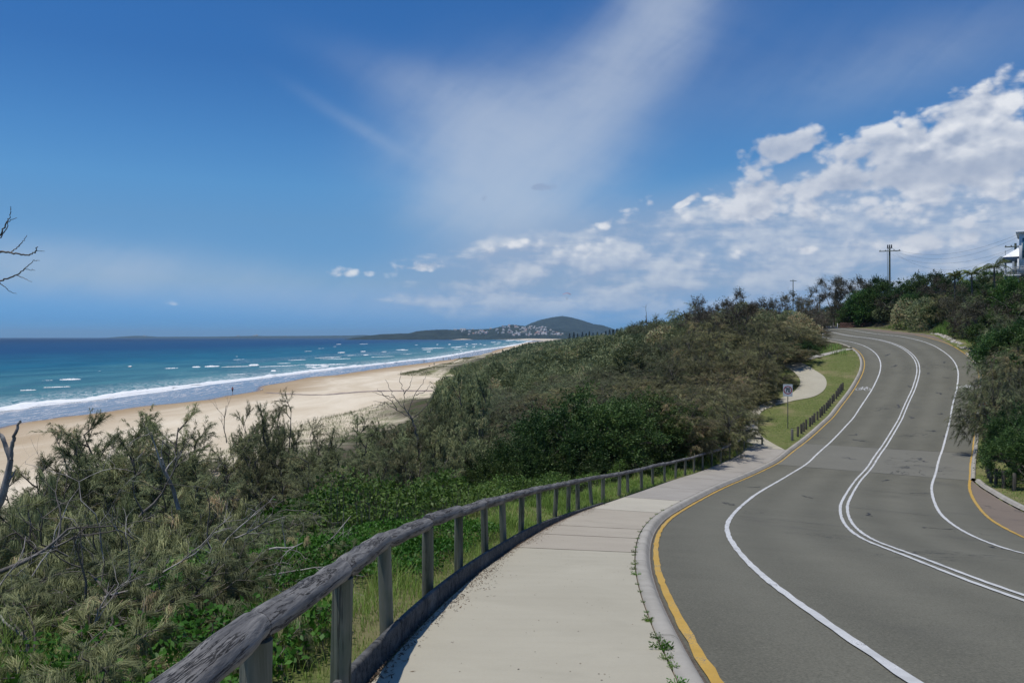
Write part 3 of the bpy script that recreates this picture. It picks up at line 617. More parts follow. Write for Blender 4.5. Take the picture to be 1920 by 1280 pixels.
# bicycle symbols
def bike(s0, l0, sc=1.0):
    g = Geo(); w = .055
    def poly(pts, closed=False):
        P = np.array(pts, float)
        if closed: P = np.vstack([P, P[:1]])
        T = np.gradient(P, axis=0) if len(P) > 2 else np.repeat((P[1] - P[0])[None], 2, 0); T /= np.linalg.norm(T, axis=1)[:, None] + 1e-9
        N = np.stack([T[:, 1], -T[:, 0]], 1) * w / 2; a = (P + N) * sc; b_ = (P - N) * sc
        g.add(np.stack([fr(s0 + a[:, 1], l0 + a[:, 0], .013), fr(s0 + b_[:, 1], l0 + b_[:, 0], .013)], 1).reshape(-1, 3), grid_faces(len(P), 2))
    for cx in (-.36, .36): poly([(cx + .24 * cos(a), .05 + .42 * sin(a)) for a in np.linspace(0, 2 * pi, 25)])
    for a, b_ in (((-.36, .05), (-.14, .75)), ((-.14, .75), (.24, .75)), ((.36, .05), (.22, .95)), ((-.14, .70), (.02, .05)), ((.02, .05), (.24, .75)), ((-.36, .05), (.02, .05)), ((-.24, .92), (-.04, .92)), ((-.14, .75), (-.15, .92)), ((.22, .95), (.34, 1.02)), ((.22, .95), (.12, 1.02))): poly([a, b_])
    return g
tag(bike(84.2, -4.04, 1.0).obj('bicycle_marking', M_WHITE), kind='structure'); tag(bike(85.6, 4.1, 1.0).obj('bicycle_marking', M_WHITE), kind='structure')
# brown sealed shoulder on the land side
M_BROWN = asphalt_mat('brown_seal', (.14, .112, .085), (.225, .18, .14))
g = Geo(); sh_near = lambda s: np.interp(s, [30, 35, 42.6, 46, 50, 54], [12, 9.6, 6.6, 6.2, 5.7, 5.02])
ribbon(g, 26, 53.8, [5.0, lambda s: (5.0 + sh_near(s)) / 2, sh_near], [.0, -.01, -.02])
brown_out = lambda s: np.interp(s, [104, 110, 118, 127.5, 136, 146, 160], [5.02, 5.6, 7.0, 8.5, 8.2, 7.5, 7.0])
ribbon(g, 104, SE, [5.0, lambda s: (5.0 + brown_out(s)) / 2, brown_out], [.0, -.01, -.02])
tag(g.obj('road_shoulder', M_BROWN, smooth=True), kind='structure')
# ------------------------------------------------------------------ kerbs
def concrete_mat(name, lo, hi, sc=1.0):
    m, t, b, o = newmat(name); c = oc(t); a = noise(t, c, .9 * sc, 6, .65, .4); f = noise(t, c, 38, 5, .7); st = noise(t, vec2(t, c, .5, 5, 1), 1.0, 5, .6)
    v = (a - .5) * 1.1 + (f - .5) * .35 + (st - .5) * .35 + .5
    col = mixc(t, v._m('ADD', 0, clamp=True), lo, hi); spk = noise(t, c, 26, 2, .5).sm(.74, .78)
    col = mixc(t, spk * .7, col, (.10, .085, .07)); stn = noise(t, c, .35, 4, .7, .8).sm(.56, .74) * .3
    col = mixc(t, stn, col, tuple(q * .55 for q in lo))
    setin(t, b.inputs['Base Color'], col); setin(t, b.inputs['Roughness'], .9); setin(t, b.inputs['Specular IOR Level'], .2); bump(t, b, f, .35, .006); return m
M_KERB = concrete_mat('kerb_concrete', (.24, .222, .185), (.50, .47, .41), 1.6); M_PATH = concrete_mat('path_concrete', (.345, .315, .24), (.475, .44, .342), .7)
M_PATHP = concrete_mat('path_concrete_pink', (.325, .285, .225), (.45, .402, .318), .7)
def kerb(s0, s1, sg, la=lambda s: np.interp(s, [0, 25, 40, 60], [4.87, 4.87, 4.88, 4.95])):
    """one cast length of kerb: gutter tray, sloped face, rounded top, back"""
    g = Geo(); S = np.linspace(s0 + .006, s1 - .006, max(3, int((s1 - s0) / .5) + 1))
    prof = [(-.02, .008), (.0, .010), (.02, .03), (.055, .10), (.085, .124), (.12, .133), (.222, .129), (.226, -.1)]
    cols = [fr(S, sg * (la(S) + a), b) for a, b in prof]; f = grid_faces(len(S), len(prof)); g.add(np.stack(cols, 1).reshape(-1, 3), f if sg > 0 else f[:, ::-1]); return g
ktree = []
for s in np.arange(-8, 104, 2.4):
    o = kerb(s, s + 2.4, -1).obj('kerb_stone', M_KERB, smooth=True); ktree.append(o)
for o in ktree: o['kind'] = 'structure'; o.name = 'kerb'
# right kerb
for s in np.arange(53.8, 98, 2.4):
    o = kerb(s, s + 2.4, 1).obj('kerb', M_KERB, smooth=True); o['kind'] = 'structure'
for s in np.arange(28.0, 53.5, 2.4):
    o = kerb(s, min(s + 2.4, 53.7), 1, lambda q: sh_near(q) + .08).obj('kerb', M_KERB, smooth=True); o['kind'] = 'structure'
# low kerb of the upper verge (left, beyond the drain)
for s in np.arange(106.5, 136, 2.4):
    o = kerb(s, s + 2.4, -1, lambda q: 4.9 + 0 * q).obj('kerb', M_KERB, smooth=True); o['kind'] = 'structure'
# ------------------------------------------------------------------ foot path
KP = .125
g = Geo(); jn = [-8, -2.2, 3.2, 19.4, 21.6, 23.4, 28.2, 33.0, 38, 43, 48, 53, 58.6]
kb = lambda s: np.interp(s, [0, 25, 40, 60], [4.87, 4.87, 4.88, 4.95]) + .24
pl = lambda s: np.interp(s, [-8, 30, 45, 52, 56, 58.6, 61], [-7.02, -6.98, -7.1, -7.3, -7.45, -7.6, -8.4])
for a, b_ in zip(jn[:-1], jn[1:]):
    mi = 1 if 19.4 <= a < 28.2 else (2 if 28.2 <= a < 33 else (3 if a >= 33 else 0))
    ribbon(g, a + .006, b_ - .006, [pl, lambda s: pl(s) * .5 - 2.7, lambda s: -kb(s)], KP, .4, mi)
# beyond the fence the path swings away round the lawn
pL = crom(np.array([fr(58.6, -7.6)[:2], (16.6, 57.6), (18.0, 63.0), (19.6, 65.9), (22.3, 69.7), (25.0, 71.9), (27.3, 75.5), (28.2, 79.2), (28.0, 83), (27.3, 88), (25.5, 93)], float), 8)
pR = crom(np.array([fr(58.6, -5.27)[:2], (17.6, 56.5), (20.1, 64.6), (21.8, 67.4), (24.4, 69.4), (26.7, 70.5), (28.6, 72.8), (29.9, 75.8), (30.3, 78.6), (29.9, 83.5), (28.0, 91)], float), 8)
n = len(pL); k = 5; V = np.stack([pL * (1 - u) + pR * u for u in np.linspace(0, 1, k)], 1).reshape(-1, 2)
s_, l_, z_ = loc_s(V[:, 0], V[:, 1]); g.add(np.c_[V, z_ + KP], grid_faces(n, k))
tag(g.obj('path', [M_PATH, M_PATHP, concrete_mat('path_concrete_cream', (.40, .365, .29), (.52, .48, .385), .7), concrete_mat('path_concrete_old', (.27, .245, .21), (.41, .38, .33), .9)], smooth=True), kind='structure')
g = Geo(); 
for j in jn[1:]:                                            # dirt in the joints
    L = np.linspace(float(pl(np.array([j]))[0]), -5.10, 12); rgj = np.random.default_rng(int(j * 10) + 200); w_ = .012 + rgj.uniform(0, .012, 12)
    g.add(np.stack([fr(j - w_, L, KP + .003), fr(j + w_, L, KP + .003)], 1).reshape(-1, 3), grid_faces(12, 2)[:, ::-1])
ribbon(g, -8, 104, [lambda s: -kb(s) + .262, lambda s: -kb(s) + .236], .012, .4)
tag(g.obj('path_joints', plain('joint_dirt', (.10, .08, .06), .95, var=.4, scale=30)), kind='structure')
# weedy seam between kerb and path
g = Geo(); ribbon(g, -8, 58.6, [lambda s: -kb(s) - .002, lambda s: -kb(s) + .018], KP - .02, .3); tag(g.obj('kerb_seam', MATS['joint_dirt']), kind='structure')
# spoon drain across the lawn
dp = crom(np.array([(38.1, 89.6), (34.8, 86.6), (32.4, 84.8), (29.6, 83.1), (26.5, 81.6)], float), 6); T = np.gradient(dp, axis=0); T /= np.linalg.norm(T, axis=1)[:, None]; N = np.stack([T[:, 1], -T[:, 0]], 1)
V = np.stack([dp + N * o_ for o_ in (-.42, -.16, .16, .42)], 1).reshape(-1, 2); z_ = loc_s(V[:, 0], V[:, 1])[2] + np.tile([.115, .095, .095, .115], len(dp))
g = Geo(); g.add(np.c_[V, z_], grid_faces(len(dp), 4)); tag(g.obj('drain_channel', M_KERB, smooth=True), kind='structure')
# ------------------------------------------------------------------ timber fence
def wood_mat(name, c1, c2, c3, along=(1, 1, .06), sc=9, crack=.5):
    m, t, b, o = newmat(name); c = oc(t, 'UV') if False else oc(t)
    v = scaled(t, c, along); n1 = noise(t, v, sc, 6, .65, .6); n2 = noise(t, c, 1.7, 4, .6); n3 = noise(t, v, sc * 3.3, 4, .7, .3)
    col = mixc(t, n1.sm(.32, .66), c1, c2); col = mixc(t, n2.sm(.5, .72) * .7, col, c3)
    al2 = tuple(q * (.35 if q < 1 else 1) for q in along); ck = (noise(t, scaled(t, c, al2), sc * .8, 6, .72, .35) - .5)._m('ABSOLUTE')
    cr = (1.0 - ck.sm(.003, .016)) * n2.sm(.40, .55) * crack; col = mixc(t, cr, col, (.02, .02, .022))
    setin(t, b.inputs['Base Color'], col); setin(t, b.inputs['Roughness'], .88); setin(t, b.inputs['Specular IOR Level'], .2)
    bump(t, b, n1 + n3 * .5 - cr * 1.5, .8, .012); return m
M_POST = wood_mat('treated_pine', (.11, .12, .088), (.24, .235, .19), (.10, .14, .085))
M_RAIL = wood_mat('weathered_log', (.085, .084, .086), (.26, .25, .235), (.17, .16, .15), along=(.12, 1, 1), sc=16, crack=.85)
M_BOARD = wood_mat('dark_sleeper', (.045, .048, .052), (.12, .118, .11), (.20, .195, .18), along=(.12, 1, 1), sc=12)
fence = empty('timber_fence', tuple(fr(12, -7.3)))
tag(fence, 'grey log rail on pine posts along the sea side of the concrete path', 'fence')
def local(o, root):
    o.parent = root; o.location = -Vector(root.location); return o
fl = lambda s: np.interp(s, [5, 8, 10, 12, 14, 20, 45, 52, 58], [-6.7, -6.85, -7.0, -7.1, -7.18, -7.26, -7.32, -7.45, -7.6])
post_s = [7.6, 9.1, 10.5, 11.85, 13.15, 14.75, 16.4, 18.1, 19.7, 21.4, 23.4, 25.1, 26.7, 27.9, 29.6, 31.1, 33.3, 34.7, 36.9, 38.7, 40.6, 42.5, 44.4, 46.3, 48.2, 50.1, 52, 53.9, 55.8, 57.8]
rg = np.random.default_rng(8)
tops = []
for i, s in enumerate(post_s):
    l_ = float(fl(s)) + rg.normal(0, .010); p = fr(s, l_, 0); H = .872 + rg.normal(0, .010)
    lean = rg.normal(0, .02, 2); lean[0] += -.09 if i == 14 else 0
    g = Geo(); r = .056 + rg.uniform(-.004, .006); zz_ = np.array([-.45, 0, .3, .6, H - .035])
    P = np.stack([p[0] + lean[0] * zz_, p[1] + lean[1] * zz_, p[2] + zz_], 1); tubes(g, P, np.array([r * 1.04, r * 1.02, r, r, r * .97]), 14, caps=True)
    local(g.obj('post', M_POST, smooth=False), fence); tops.append(P[-1])
rgr = np.random.default_rng(4)
ends = [np.array(fr(6.2, -6.76, .86))] + tops
for a, b_ in zip(ends[:-1], ends[1:]):
    k = 22; u = np.linspace(-.014, 1.0 - .004, k)[:, None]; L = np.linalg.norm(b_ - a); P = a * (1 - u) + b_ * u; P[:, 2] += .042; P[:, 1:] += rgr.normal(0, .006, 2)
    P[1:-1] += smooth(rgr.normal(0, .004, (k - 2, 3)), 2); r = .066 + rgr.uniform(-.005, .006) + smooth(rgr.normal(0, .004, k), 1); r[0] *= .84; r[1] *= .96; r[-1] *= .82; r[-2] *= .95
    # log built along local x so that its grain runs with it
    d = (P[-1] - P[0]) / np.linalg.norm(P[-1] - P[0]); q = Vector(d).to_track_quat('X', 'Z').to_matrix(); Ri = np.array(q); Pl = (P - P[0]) @ Ri
    g = Geo(); sides = 26; tubes(g, Pl, r, sides, caps=True)
    V = g.V[0]; th = np.arctan2(V[:, 2], V[:, 1]); V *= 1; rad = 1 + .035 * np.sin(th * 3 + Pl[0, 0] + rgr.uniform(0, 6)) + .02 * np.sin(th * 7 + V[:, 0] * 3)
    g.V[0] = np.c_[V[:, 0], V[:, 1] * rad, V[:, 2] * rad].astype(np.float32)
    # old axe and saw nicks over each post
    o = g.obj('rail', M_RAIL, smooth=True); o.parent = fence; o.matrix_parent_inverse = Matrix.Identity(4)
    o.location = Vector(P[0]) - Vector(fence.location); o.rotation_euler = q.to_euler()
# short return at the far end
g = Geo(); a = ends[-1] + np.array([0, 0, .05]); b_ = np.array(fr(59.9, -7.0, .5)); tubes(g, np.stack([a, b_]), np.array([.07, .07]), 10, caps=True)
local(g.obj('rail', M_RAIL), fence)
g = Geo(); tubes(g, np.stack([b_ + [0, 0, .08], b_ - [0, 0, .9]]), np.array([.06, .06]), 10, caps=True); local(g.obj('post', M_POST), fence)
# sleeper edging board
g = Geo(); be = lambda s: -7.045 - .0025 * s
for s in np.arange(-6, 28, 2.4):
    S = np.linspace(s + .004, s + 2.396, 7); o_ = -7.05 + .05 * sstep(20, 30, S)
    cols = [fr(S, o_, KP - .1), fr(S, o_, KP + .135), fr(S, o_ - .012, KP + .148), fr(S, o_ - .042, KP + .148), fr(S, o_ - .052, KP + .135), fr(S, o_ - .055, -.3)]
    for c_ in cols[1:5]: c_[:, 2] -= .10 * sstep(20, 29, S)
    g.add(np.stack(cols, 1).reshape(-1, 3), grid_faces(7, 6)[:, ::-1])
tag(g.obj('timber_edging', M_BOARD), 'dark sleeper board on edge between the concrete path and the log rail', 'edging board')
# ------------------------------------------------------------------ bollards
M_BOLL = wood_mat('bollard_wood', (.065, .06, .05), (.15, .135, .11), (.10, .11, .08))
M_BOLLG = wood_mat('grey_bollard_wood', (.14, .135, .12), (.26, .25, .22), (.2, .19, .17))
def bollard(x, y, z, h, r, mat, label, group=None):
    g = Geo(); P = np.array([[0, 0, -.3], [0, 0, .1], [0, 0, h - .03], [0, 0, h]]); tubes(g, P, np.array([r, r, r, r * .82]), 14, caps=True)
    o = g.obj('bollard', mat); o.location = (x, y, z); o.rotation_euler = (rg.normal(0, .02), rg.normal(0, .02), rg.uniform(0, 6)); return tag(o, label, 'bollard', group)
lb = [63.99, 65.26, 66.09, 66.97, 68.32, 69.19, 70.09, 71.34, 72.57, 73.46, 74.49, 75.58, 76.49, 77.26, 78.36, 79.18, 80.23, 81.15, 81.98, 82.71, 83.35]
p = fr(62.3, -5.62, .08); bollard(*p, .78, .085, M_BOLLG, 'pale grey timber bollard standing apart, the nearest to the camera beside the small lawn', None)
for s in lb:
    p = fr(s, -5.60, .08); bollard(*p, .72 + rg.uniform(-.05, .04), .078, M_BOLL, 'short dark timber bollard between the lawn and the left kerb', 'bollards along the lawn')
for s, l_ in [(50.2, 7.2), (50.9, 6.75), (51.6, 6.35), (52.5, 6.05), (53.4, 5.85), (54.6, 5.75), (56, 5.7), (57.5, 5.7), (59, 5.7), (60.6, 5.7), (62.2, 5.7), (64, 5.7), (66, 5.7), (68, 5.7), (70, 5.7), (72, 5.7)]:
    p = fr(s, l_, .06); bollard(*p, .85 + rg.uniform(-.05, .04), .085, M_BOLL, 'brown timber bollard in the row behind the right hand kerb', 'bollards behind the right kerb')
# ------------------------------------------------------------------ vegetation builders
def unit(v): return v / (np.linalg.norm(v, axis=-1, keepdims=True) + 1e-9)
def needles(g, C, D, n, L, W, droop, rg, seg2=True, spread=.55, mi=0, tint=None, jit=.02):
    """tufts of thin drooping needles: C (N,3) bases, D (N,3) directions, n needles each"""
    N = len(C); c = np.repeat(C, n, 0) + rg.normal(0, jit, (N * n, 3)); d = unit(np.repeat(D, n, 0) + rg.normal(0, spread, (N * n, 3)))
    l = L * rg.uniform(.55, 1.15, (N * n, 1)); dn = np.array([0, 0, -1.0])
    p1 = c + d * l * .45; d2 = unit(d + dn * droop * rg.uniform(.6, 1.4, (N * n, 1))); p2 = p1 + d2 * l * .55
    w = unit(np.cross(d, rg.normal(0, 1, (N * n, 3)))) * W * .5
    tn = (np.repeat(tint, n) if tint is not None else .4) + rg.normal(0, .13, N * n); tn = np.clip(tn, 0, 1)
    M = N * n
    if seg2:
        V = np.stack([c - w * .7, c + w * .7, p1 + w, p1 - w, p2], 1).reshape(-1, 3); b = np.arange(M)[:, None] * 5
        g.add(V, b + np.array([[0, 1, 2, 3]]), mi, tn); g.loops.append((b + np.array([[3, 2, 4]]) + g.n - len(V)).ravel().astype(np.int32)); g.tot.append(np.full(M, 3, np.int32)); g.mi.append(np.full(M, mi, np.int32)); g.tint.append(tn.astype(np.float32))
    else:
        V = np.stack([c - w, c + w, p2], 1).reshape(-1, 3); g.add(V, np.arange(M)[:, None] * 3 + np.array([[0, 1, 2]]), mi, tn)
def leaves(g, C, D, n, L, W, rg, spread=.8, mi=0, tint=None, jit=.05, fold=True, upb=.5):
    N = len(C); c = np.repeat(C, n, 0) + rg.normal(0, jit, (N * n, 3)); d = unit(np.repeat(D, n, 0) + rg.normal(0, spread, (N * n, 3)) + np.array([0, 0, .1]))
    l = L * rg.uniform(.6, 1.2, (N * n, 1)); nrm = unit(rg.normal(0, .6, (N * n, 3)) + np.array([0, 0, upb])); w = unit(np.cross(d, nrm)) * W * .5 * rg.uniform(.7, 1.2, (N * n, 1))
    tn = np.clip((np.repeat(tint, n) if tint is not None else .4) + rg.normal(0, .16, N * n), 0, 1)
    m = c + d * l * .5; V = np.stack([c, m + w + nrm * W * .12, c + d * l, m - w + nrm * W * .12], 1).reshape(-1, 3)
    g.add(V, np.arange(N * n)[:, None] * 4 + np.array([[0, 1, 2, 3]]), mi, tn)
def lobed(rg, n, k=9):
    """random directions on the upper part of a sphere with a lumpy radius"""
    D = unit(rg.normal(0, 1, (n, 3)) * [1, 1, .8] + [0, 0, .25]); lob = unit(rg.normal(0, 1, (k, 3)) + [0, 0, .3])
    r = .74 + .30 * (np.maximum(0, D @ lob.T) ** 6).max(1) + rg.normal(0, .05, n); return D, r
def limb_paths(rg, base, ends, k=7, sag=.12):
    n = len(ends); u = np.linspace(0, 1, k)[None, :, None]; a = np.broadcast_to(base, (n, 3))[:, None]; b = ends[:, None]
    mid = a * .45 + b * .55; mid = mid + np.stack([(a - b)[..., 0] * .15, (a - b)[..., 1] * .15, (b - a)[..., 2] * .10], -1) + rg.normal(0, .06, (n, 1, 3)) * np.linalg.norm(b - a, axis=2, keepdims=True)
    P = a * (1 - u) ** 2 + 2 * mid * u * (1 - u) + b * u ** 2; P[:, 1:-1] += rg.normal(0, .018, (n, k - 2, 3)) * np.linalg.norm(b - a, axis=2, keepdims=True); return P
def tree_mesh(kind, seed, H=4.0, R=2.2, low=.1, clumps=60, br=8, tf=6, nn=8, L=.26, W=.012, seg2=True, mats=None, trunk=.09, fill=.55, sides=5, openness=0.0, lean=(0, 0)):
    """returns (trunk mesh, crown mesh). The crown is made of branchlets grouped in clumps at the ends of real limbs"""
    rg = np.random.default_rng(seed); cz = H * (low + (1 - low) * .42); rz = H * (1 - low) * .58
    D, r = lobed(rg, clumps); q = rg.uniform(0, 1, clumps); r = r * np.where(q < fill, 1.0, rg.uniform(.35, .9, clumps))
    E = D * r[:, None] * [R, R, rz] + [lean[0] * R, lean[1] * R, cz]; E[:, 2] = np.maximum(E[:, 2], H * low * .6 + .1)
    E[:, 0] += lean[0] * (E[:, 2] / H) * R; E[:, 1] += lean[1] * (E[:, 2] / H) * R
    gt = Geo(); fork = np.array([lean[0] * .15, lean[1] * .15, H * max(.08, low * .8)])
    tp = np.stack([np.linspace([0, 0, -.4], fork, 5)[:, i] + (rg.normal(0, .02 * H / 4, 5) if i < 2 else 0) for i in range(3)], 1); tubes(gt, tp, np.linspace(trunk * 1.35, trunk, 5), 8)
    nm = max(4, clumps // 10); A = E[rg.choice(clumps, nm, replace=False)] * .62 + fork * .38
    tubes(gt, limb_paths(rg, tp[-1], A, 8), np.linspace(trunk * .62, trunk * .28, 8)[None].repeat(nm, 0), 6)
    near = ((E[:, None] - A[None]) ** 2).sum(2).argmin(1)
    Q = np.concatenate([limb_paths(rg, A[j], E[near == j], 6) for j in range(nm) if (near == j).any()])
    tubes(gt, Q, np.linspace(trunk * .26, .007, 6)[None].repeat(len(Q), 0), 4)
    # branchlets
    gc = Geo(); M = clumps * br; c0 = np.repeat(E, br, 0); out = np.repeat(unit(E - [0, 0, cz * .7]), br, 0)
    ct = np.repeat(rg.normal(.40, .20, clumps), br)
    bl = R * .30 * rg.uniform(.35, 1.5, (M, 1)) * (1 - .3 * openness); bd = unit(out * .8 + rg.normal(0, .65, (M, 3)) + [0, 0, .28])
    if kind == 'she':
        u = np.linspace(0, 1, 4)[None, :, None]; P = c0[:, None] - out[:, None] * R * .05 + bd[:, None] * bl[:, None] * u; P[..., 2] -= (bl * .38) * (u[..., 0] ** 2)
        tubes(gt, P, np.linspace(.007, .003, 4)[None].repeat(M, 0) * (1 if seg2 else 1.4), 3)
        for k in range(tf):
            f_ = .15 + .85 * (k + rg.uniform(0, .9, (M, 1))) / tf; c = c0 - out * R * .05 + bd * bl * f_; c[:, 2] -= (bl * .38 * f_ ** 2)[:, 0]
            needles(gc, c, unit(bd * .7 + [0, 0, -.22]), nn, L, W, 1.9, rg, seg2, .34, tint=ct + rg.normal(0, .08, M), jit=L * .1)
    else:
        for k in range(tf):
            c = c0 + bd * bl * (.1 + .9 * (k + rg.uniform(0, .9, (M, 1))) / tf)
            leaves(gc, c, bd, nn, L, W, rg, .75, tint=ct + rg.normal(0, .08, M), jit=L * .45)
    return gt.mesh(kind + '_trunk', [mats[1]]), gc.mesh(kind + '_crown', [mats[0]])
def branch_set(rg, base, d, L, k, wob, rise=0.0):
    """curved branches: base (N,3), direction d, length L (N,), k points each; 'rise' bends them up (or down when negative)"""
    N = len(base); P = [base]; dd = unit(d)
    for i in range(1, k): dd = unit(dd + rg.normal(0, wob, (N, 3)) + [0, 0, rise / k]); P.append(P[-1] + dd * (L / (k - 1))[:, None])
    return np.stack(P, 1), dd
def pick(P, t):
    i = t * (P.shape[1] - 1); a = np.minimum(i.astype(int), P.shape[1] - 2); f = (i - a)[:, None]; I = np.arange(len(P)); return P[I, a] * (1 - f) + P[I, a + 1] * f, unit(P[I, a + 1] - P[I, a])
def sheoak_mesh(seed, H=4.4, R=1.9, stems=6, sides=12, twigs=8, tufts=4, nn=9, L=.22, W=.0066, weep=False, mats=None, trunk=.07):
    """an open she-oak built as it grows: stems, side branches, twigs, and needle tufts at the twig ends; weep = low, with hanging mops"""
    rg = np.random.default_rng(seed); gt = Geo(); gc = Geo(); a = rg.uniform(0, 2 * pi, stems) + np.arange(stems) * 2 * pi / stems * .5
    out = rg.uniform(.35, 1.0, stems) * (1.25 if weep else .62) * R; D = np.stack([np.cos(a) * out, np.sin(a) * out, np.full(stems, H * (.42 if weep else .95)) * rg.uniform(.75, 1.05, stems)], 1)
    b0 = np.zeros((stems, 3)); b0[:, 2] = -.2; SL = np.linalg.norm(D, axis=1) * 1.04; S, _ = branch_set(rg, b0, D + [0, 0, .1], SL, 9, .13 if weep else .08, -.55 if weep else .15)
    tubes(gt, S, np.linspace(trunk, trunk * .16, 9)[None].repeat(stems, 0) * rg.uniform(.7, 1.1, (stems, 1)), 7)
    si = np.repeat(np.arange(stems), sides); t = np.tile(np.linspace(.24, .99, sides), stems) + rg.uniform(-.03, .03, len(si)); t = np.clip(t, .15, .995); p, tan = pick(S[si], t); M = len(si)
    side = unit(np.cross(tan, rg.normal(0, 1, (M, 3)))); d = unit(side * (.95 if weep else .8) + tan * .6 + [0, 0, .05 if weep else .35]); bl = (R * (.55 if weep else .50)) * (1.08 - .55 * t) * rg.uniform(.6, 1.25, M)
    B, _ = branch_set(rg, p, d, bl, 6, .14, -.5 if weep else .25); tubes(gt, B, np.linspace(trunk * .26, .006, 6)[None].repeat(M, 0) * rg.uniform(.7, 1.2, (M, 1)), 4)
    ti = np.repeat(np.arange(M), twigs); u = np.clip(np.tile(np.linspace(.28, .99, twigs), M) + rg.uniform(-.05, .05, len(ti)), 0, .999); p2, tn2 = pick(B[ti], u); K = len(ti)
    ct = np.repeat(rg.normal(.42, .20, M), twigs) + rg.normal(0, .08, K)
    if weep:
        keep = rg.uniform(0, 1, K) < .8; p2, tn2, ct = p2[keep], tn2[keep], ct[keep]; K = len(p2); d2 = unit(tn2 * .6 + rg.normal(0, .5, (K, 3)) + [0, 0, .15]); tl = rg.uniform(.05, .16, K); Tw, dd = branch_set(rg, p2, d2, tl, 3, .1, -.2); tubes(gt, Tw, np.array([.004, .003, .002])[None].repeat(K, 0), 3)
        needles(gc, Tw[:, -1], unit(dd + [0, 0, -.35]), nn * 3, L * 1.25, W, 3.4, rg, True, .22, tint=ct, jit=.016); needles(gc, Tw[:, 1], unit(dd + [0, 0, -.2]), nn, L, W, 2.6, rg, True, .3, tint=ct, jit=.012)
    else:
        d2 = unit(tn2 * .7 + rg.normal(0, .45, (K, 3)) + [0, 0, .38]); tl = R * .17 * rg.uniform(.5, 1.4, K); Tw, dd = branch_set(rg, p2, d2, tl, 4, .12, -.15); tubes(gt, Tw, np.array([.005, .004, .003, .002])[None].repeat(K, 0), 3)
        for q in range(tufts): c, tg = pick(Tw, np.full(K, .25 + .74 * q / max(1, tufts - 1)) - rg.uniform(0, .1, K)); needles(gc, c, unit(tg * .9 + rg.normal(0, .25, (K, 3)) + [0, 0, -.05]), nn, L, W, 1.3, rg, True, .30, tint=ct, jit=.012)
    return gt.mesh('she_trunk', [mats[1]]), gc.mesh('she_crown', [mats[0]])
TOPZ = {}
def measure(key, i, b, H): q = np.empty(len(b.vertices) * 3, np.float32); b.vertices.foreach_get('co', q); TOPZ[key, i] = float(np.percentile(q[2::3], 99.4)) / H
SPEC = {}
def spec2(key, n, seed, **kw):
    SPEC[key] = [sheoak_mesh(seed + i, **kw) for i in range(n)]
    for i, (a, b) in enumerate(SPEC[key]): measure(key, i, b, kw['H'])
def spec(key, n, seed, **kw):
    SPEC[key] = [tree_mesh(seed=seed + i, **kw) for i in range(n)]
    for i, (a, b) in enumerate(SPEC[key]): measure(key, i, b, kw['H'])
SM = (M_SHE, M_BARK); SB = (M_SHEB, M_BARK)
spec2('airy', 4, 900, H=4.4, R=1.9, stems=7, sides=12, twigs=8, tufts=4, nn=10, L=.20, W=.0075, mats=SM)
spec2('weep', 4, 940, H=2.2, R=1.5, stems=7, sides=9, twigs=6, nn=13, L=.27, W=.0058, weep=True, mats=SM, trunk=.045)
spec2('airymid', 3, 960, H=4.4, R=2.2, stems=8, sides=13, twigs=9, tufts=3, nn=7, L=.32, W=.017, mats=SM, trunk=.09)
spec('near', 3, 100, kind='she', H=3.6, R=1.75, low=.02, clumps=80, br=7, tf=5, nn=13, L=.36, W=.0064, mats=SM, trunk=.07, fill=.6)
spec('sparse', 2, 140, kind='she', H=5.0, R=1.6, low=.25, clumps=80, br=4, tf=5, nn=9, L=.22, W=.008, mats=SM, trunk=.055, fill=.9, openness=.3)
spec('mid', 4, 200, kind='she', H=4.2, R=2.5, low=.04, clumps=85, br=9, tf=4, nn=6, L=.34, W=.022, seg2=False, mats=SM, trunk=.09)
spec('midb', 3, 240, kind='she', H=5.5, R=2.7, low=.08, clumps=95, br=9, tf=4, nn=6, L=.40, W=.024, seg2=False, mats=SB, trunk=.11)
spec('far', 3, 300, kind='she', H=4.5, R=3.2, low=.03, clumps=80, br=7, tf=3, nn=4, L=.55, W=.05, seg2=False, mats=SM, trunk=.1)
spec('grey', 3, 340, kind='leaf', H=6, R=3.0, low=.12, clumps=85, br=8, tf=4, nn=4, L=.20, W=.07, mats=(M_GREY, M_TWIG), trunk=.12, fill=.7, openness=.2)
spec('broad', 3, 380, kind='leaf', H=4.3, R=2.6, low=.02, clumps=150, br=9, tf=4, nn=7, L=.13, W=.065, mats=(M_LEAF, M_BARK), trunk=.11, fill=.75)
spec('broadfar', 3, 400, kind='leaf', H=6.5, R=3.2, low=.06, clumps=110, br=9, tf=4, nn=4, L=.24, W=.13, mats=(M_LEAF, M_BARK), trunk=.14, fill=.75)
spec('bright', 2, 420, kind='leaf', H=4.5, R=3.0, low=.02, clumps=120, br=9, tf=4, nn=4, L=.22, W=.12, mats=(M_GREEN, M_BARK), trunk=.1, fill=.85)
spec('gum', 2, 440, kind='leaf', H=9, R=3.4, low=.28, clumps=60, br=8, tf=4, nn=5, L=.26, W=.07, mats=(M_GREY, M_TWIG), trunk=.16, fill=.9, openness=.5)
SIZE = dict(airy=(4.4, 1.9), weep=(2.2, 1.5), airymid=(4.4, 2.2), near=(3.6, 1.75), sparse=(5, 1.6), mid=(4.2, 2.5), midb=(5.5, 2.7), far=(4.5, 3.2), grey=(6, 3), broad=(4.3, 2.6), broadfar=(6.5, 3.2), bright=(4.5, 3), gum=(9, 3.4))
rgt = np.random.default_rng(77); NT = 0
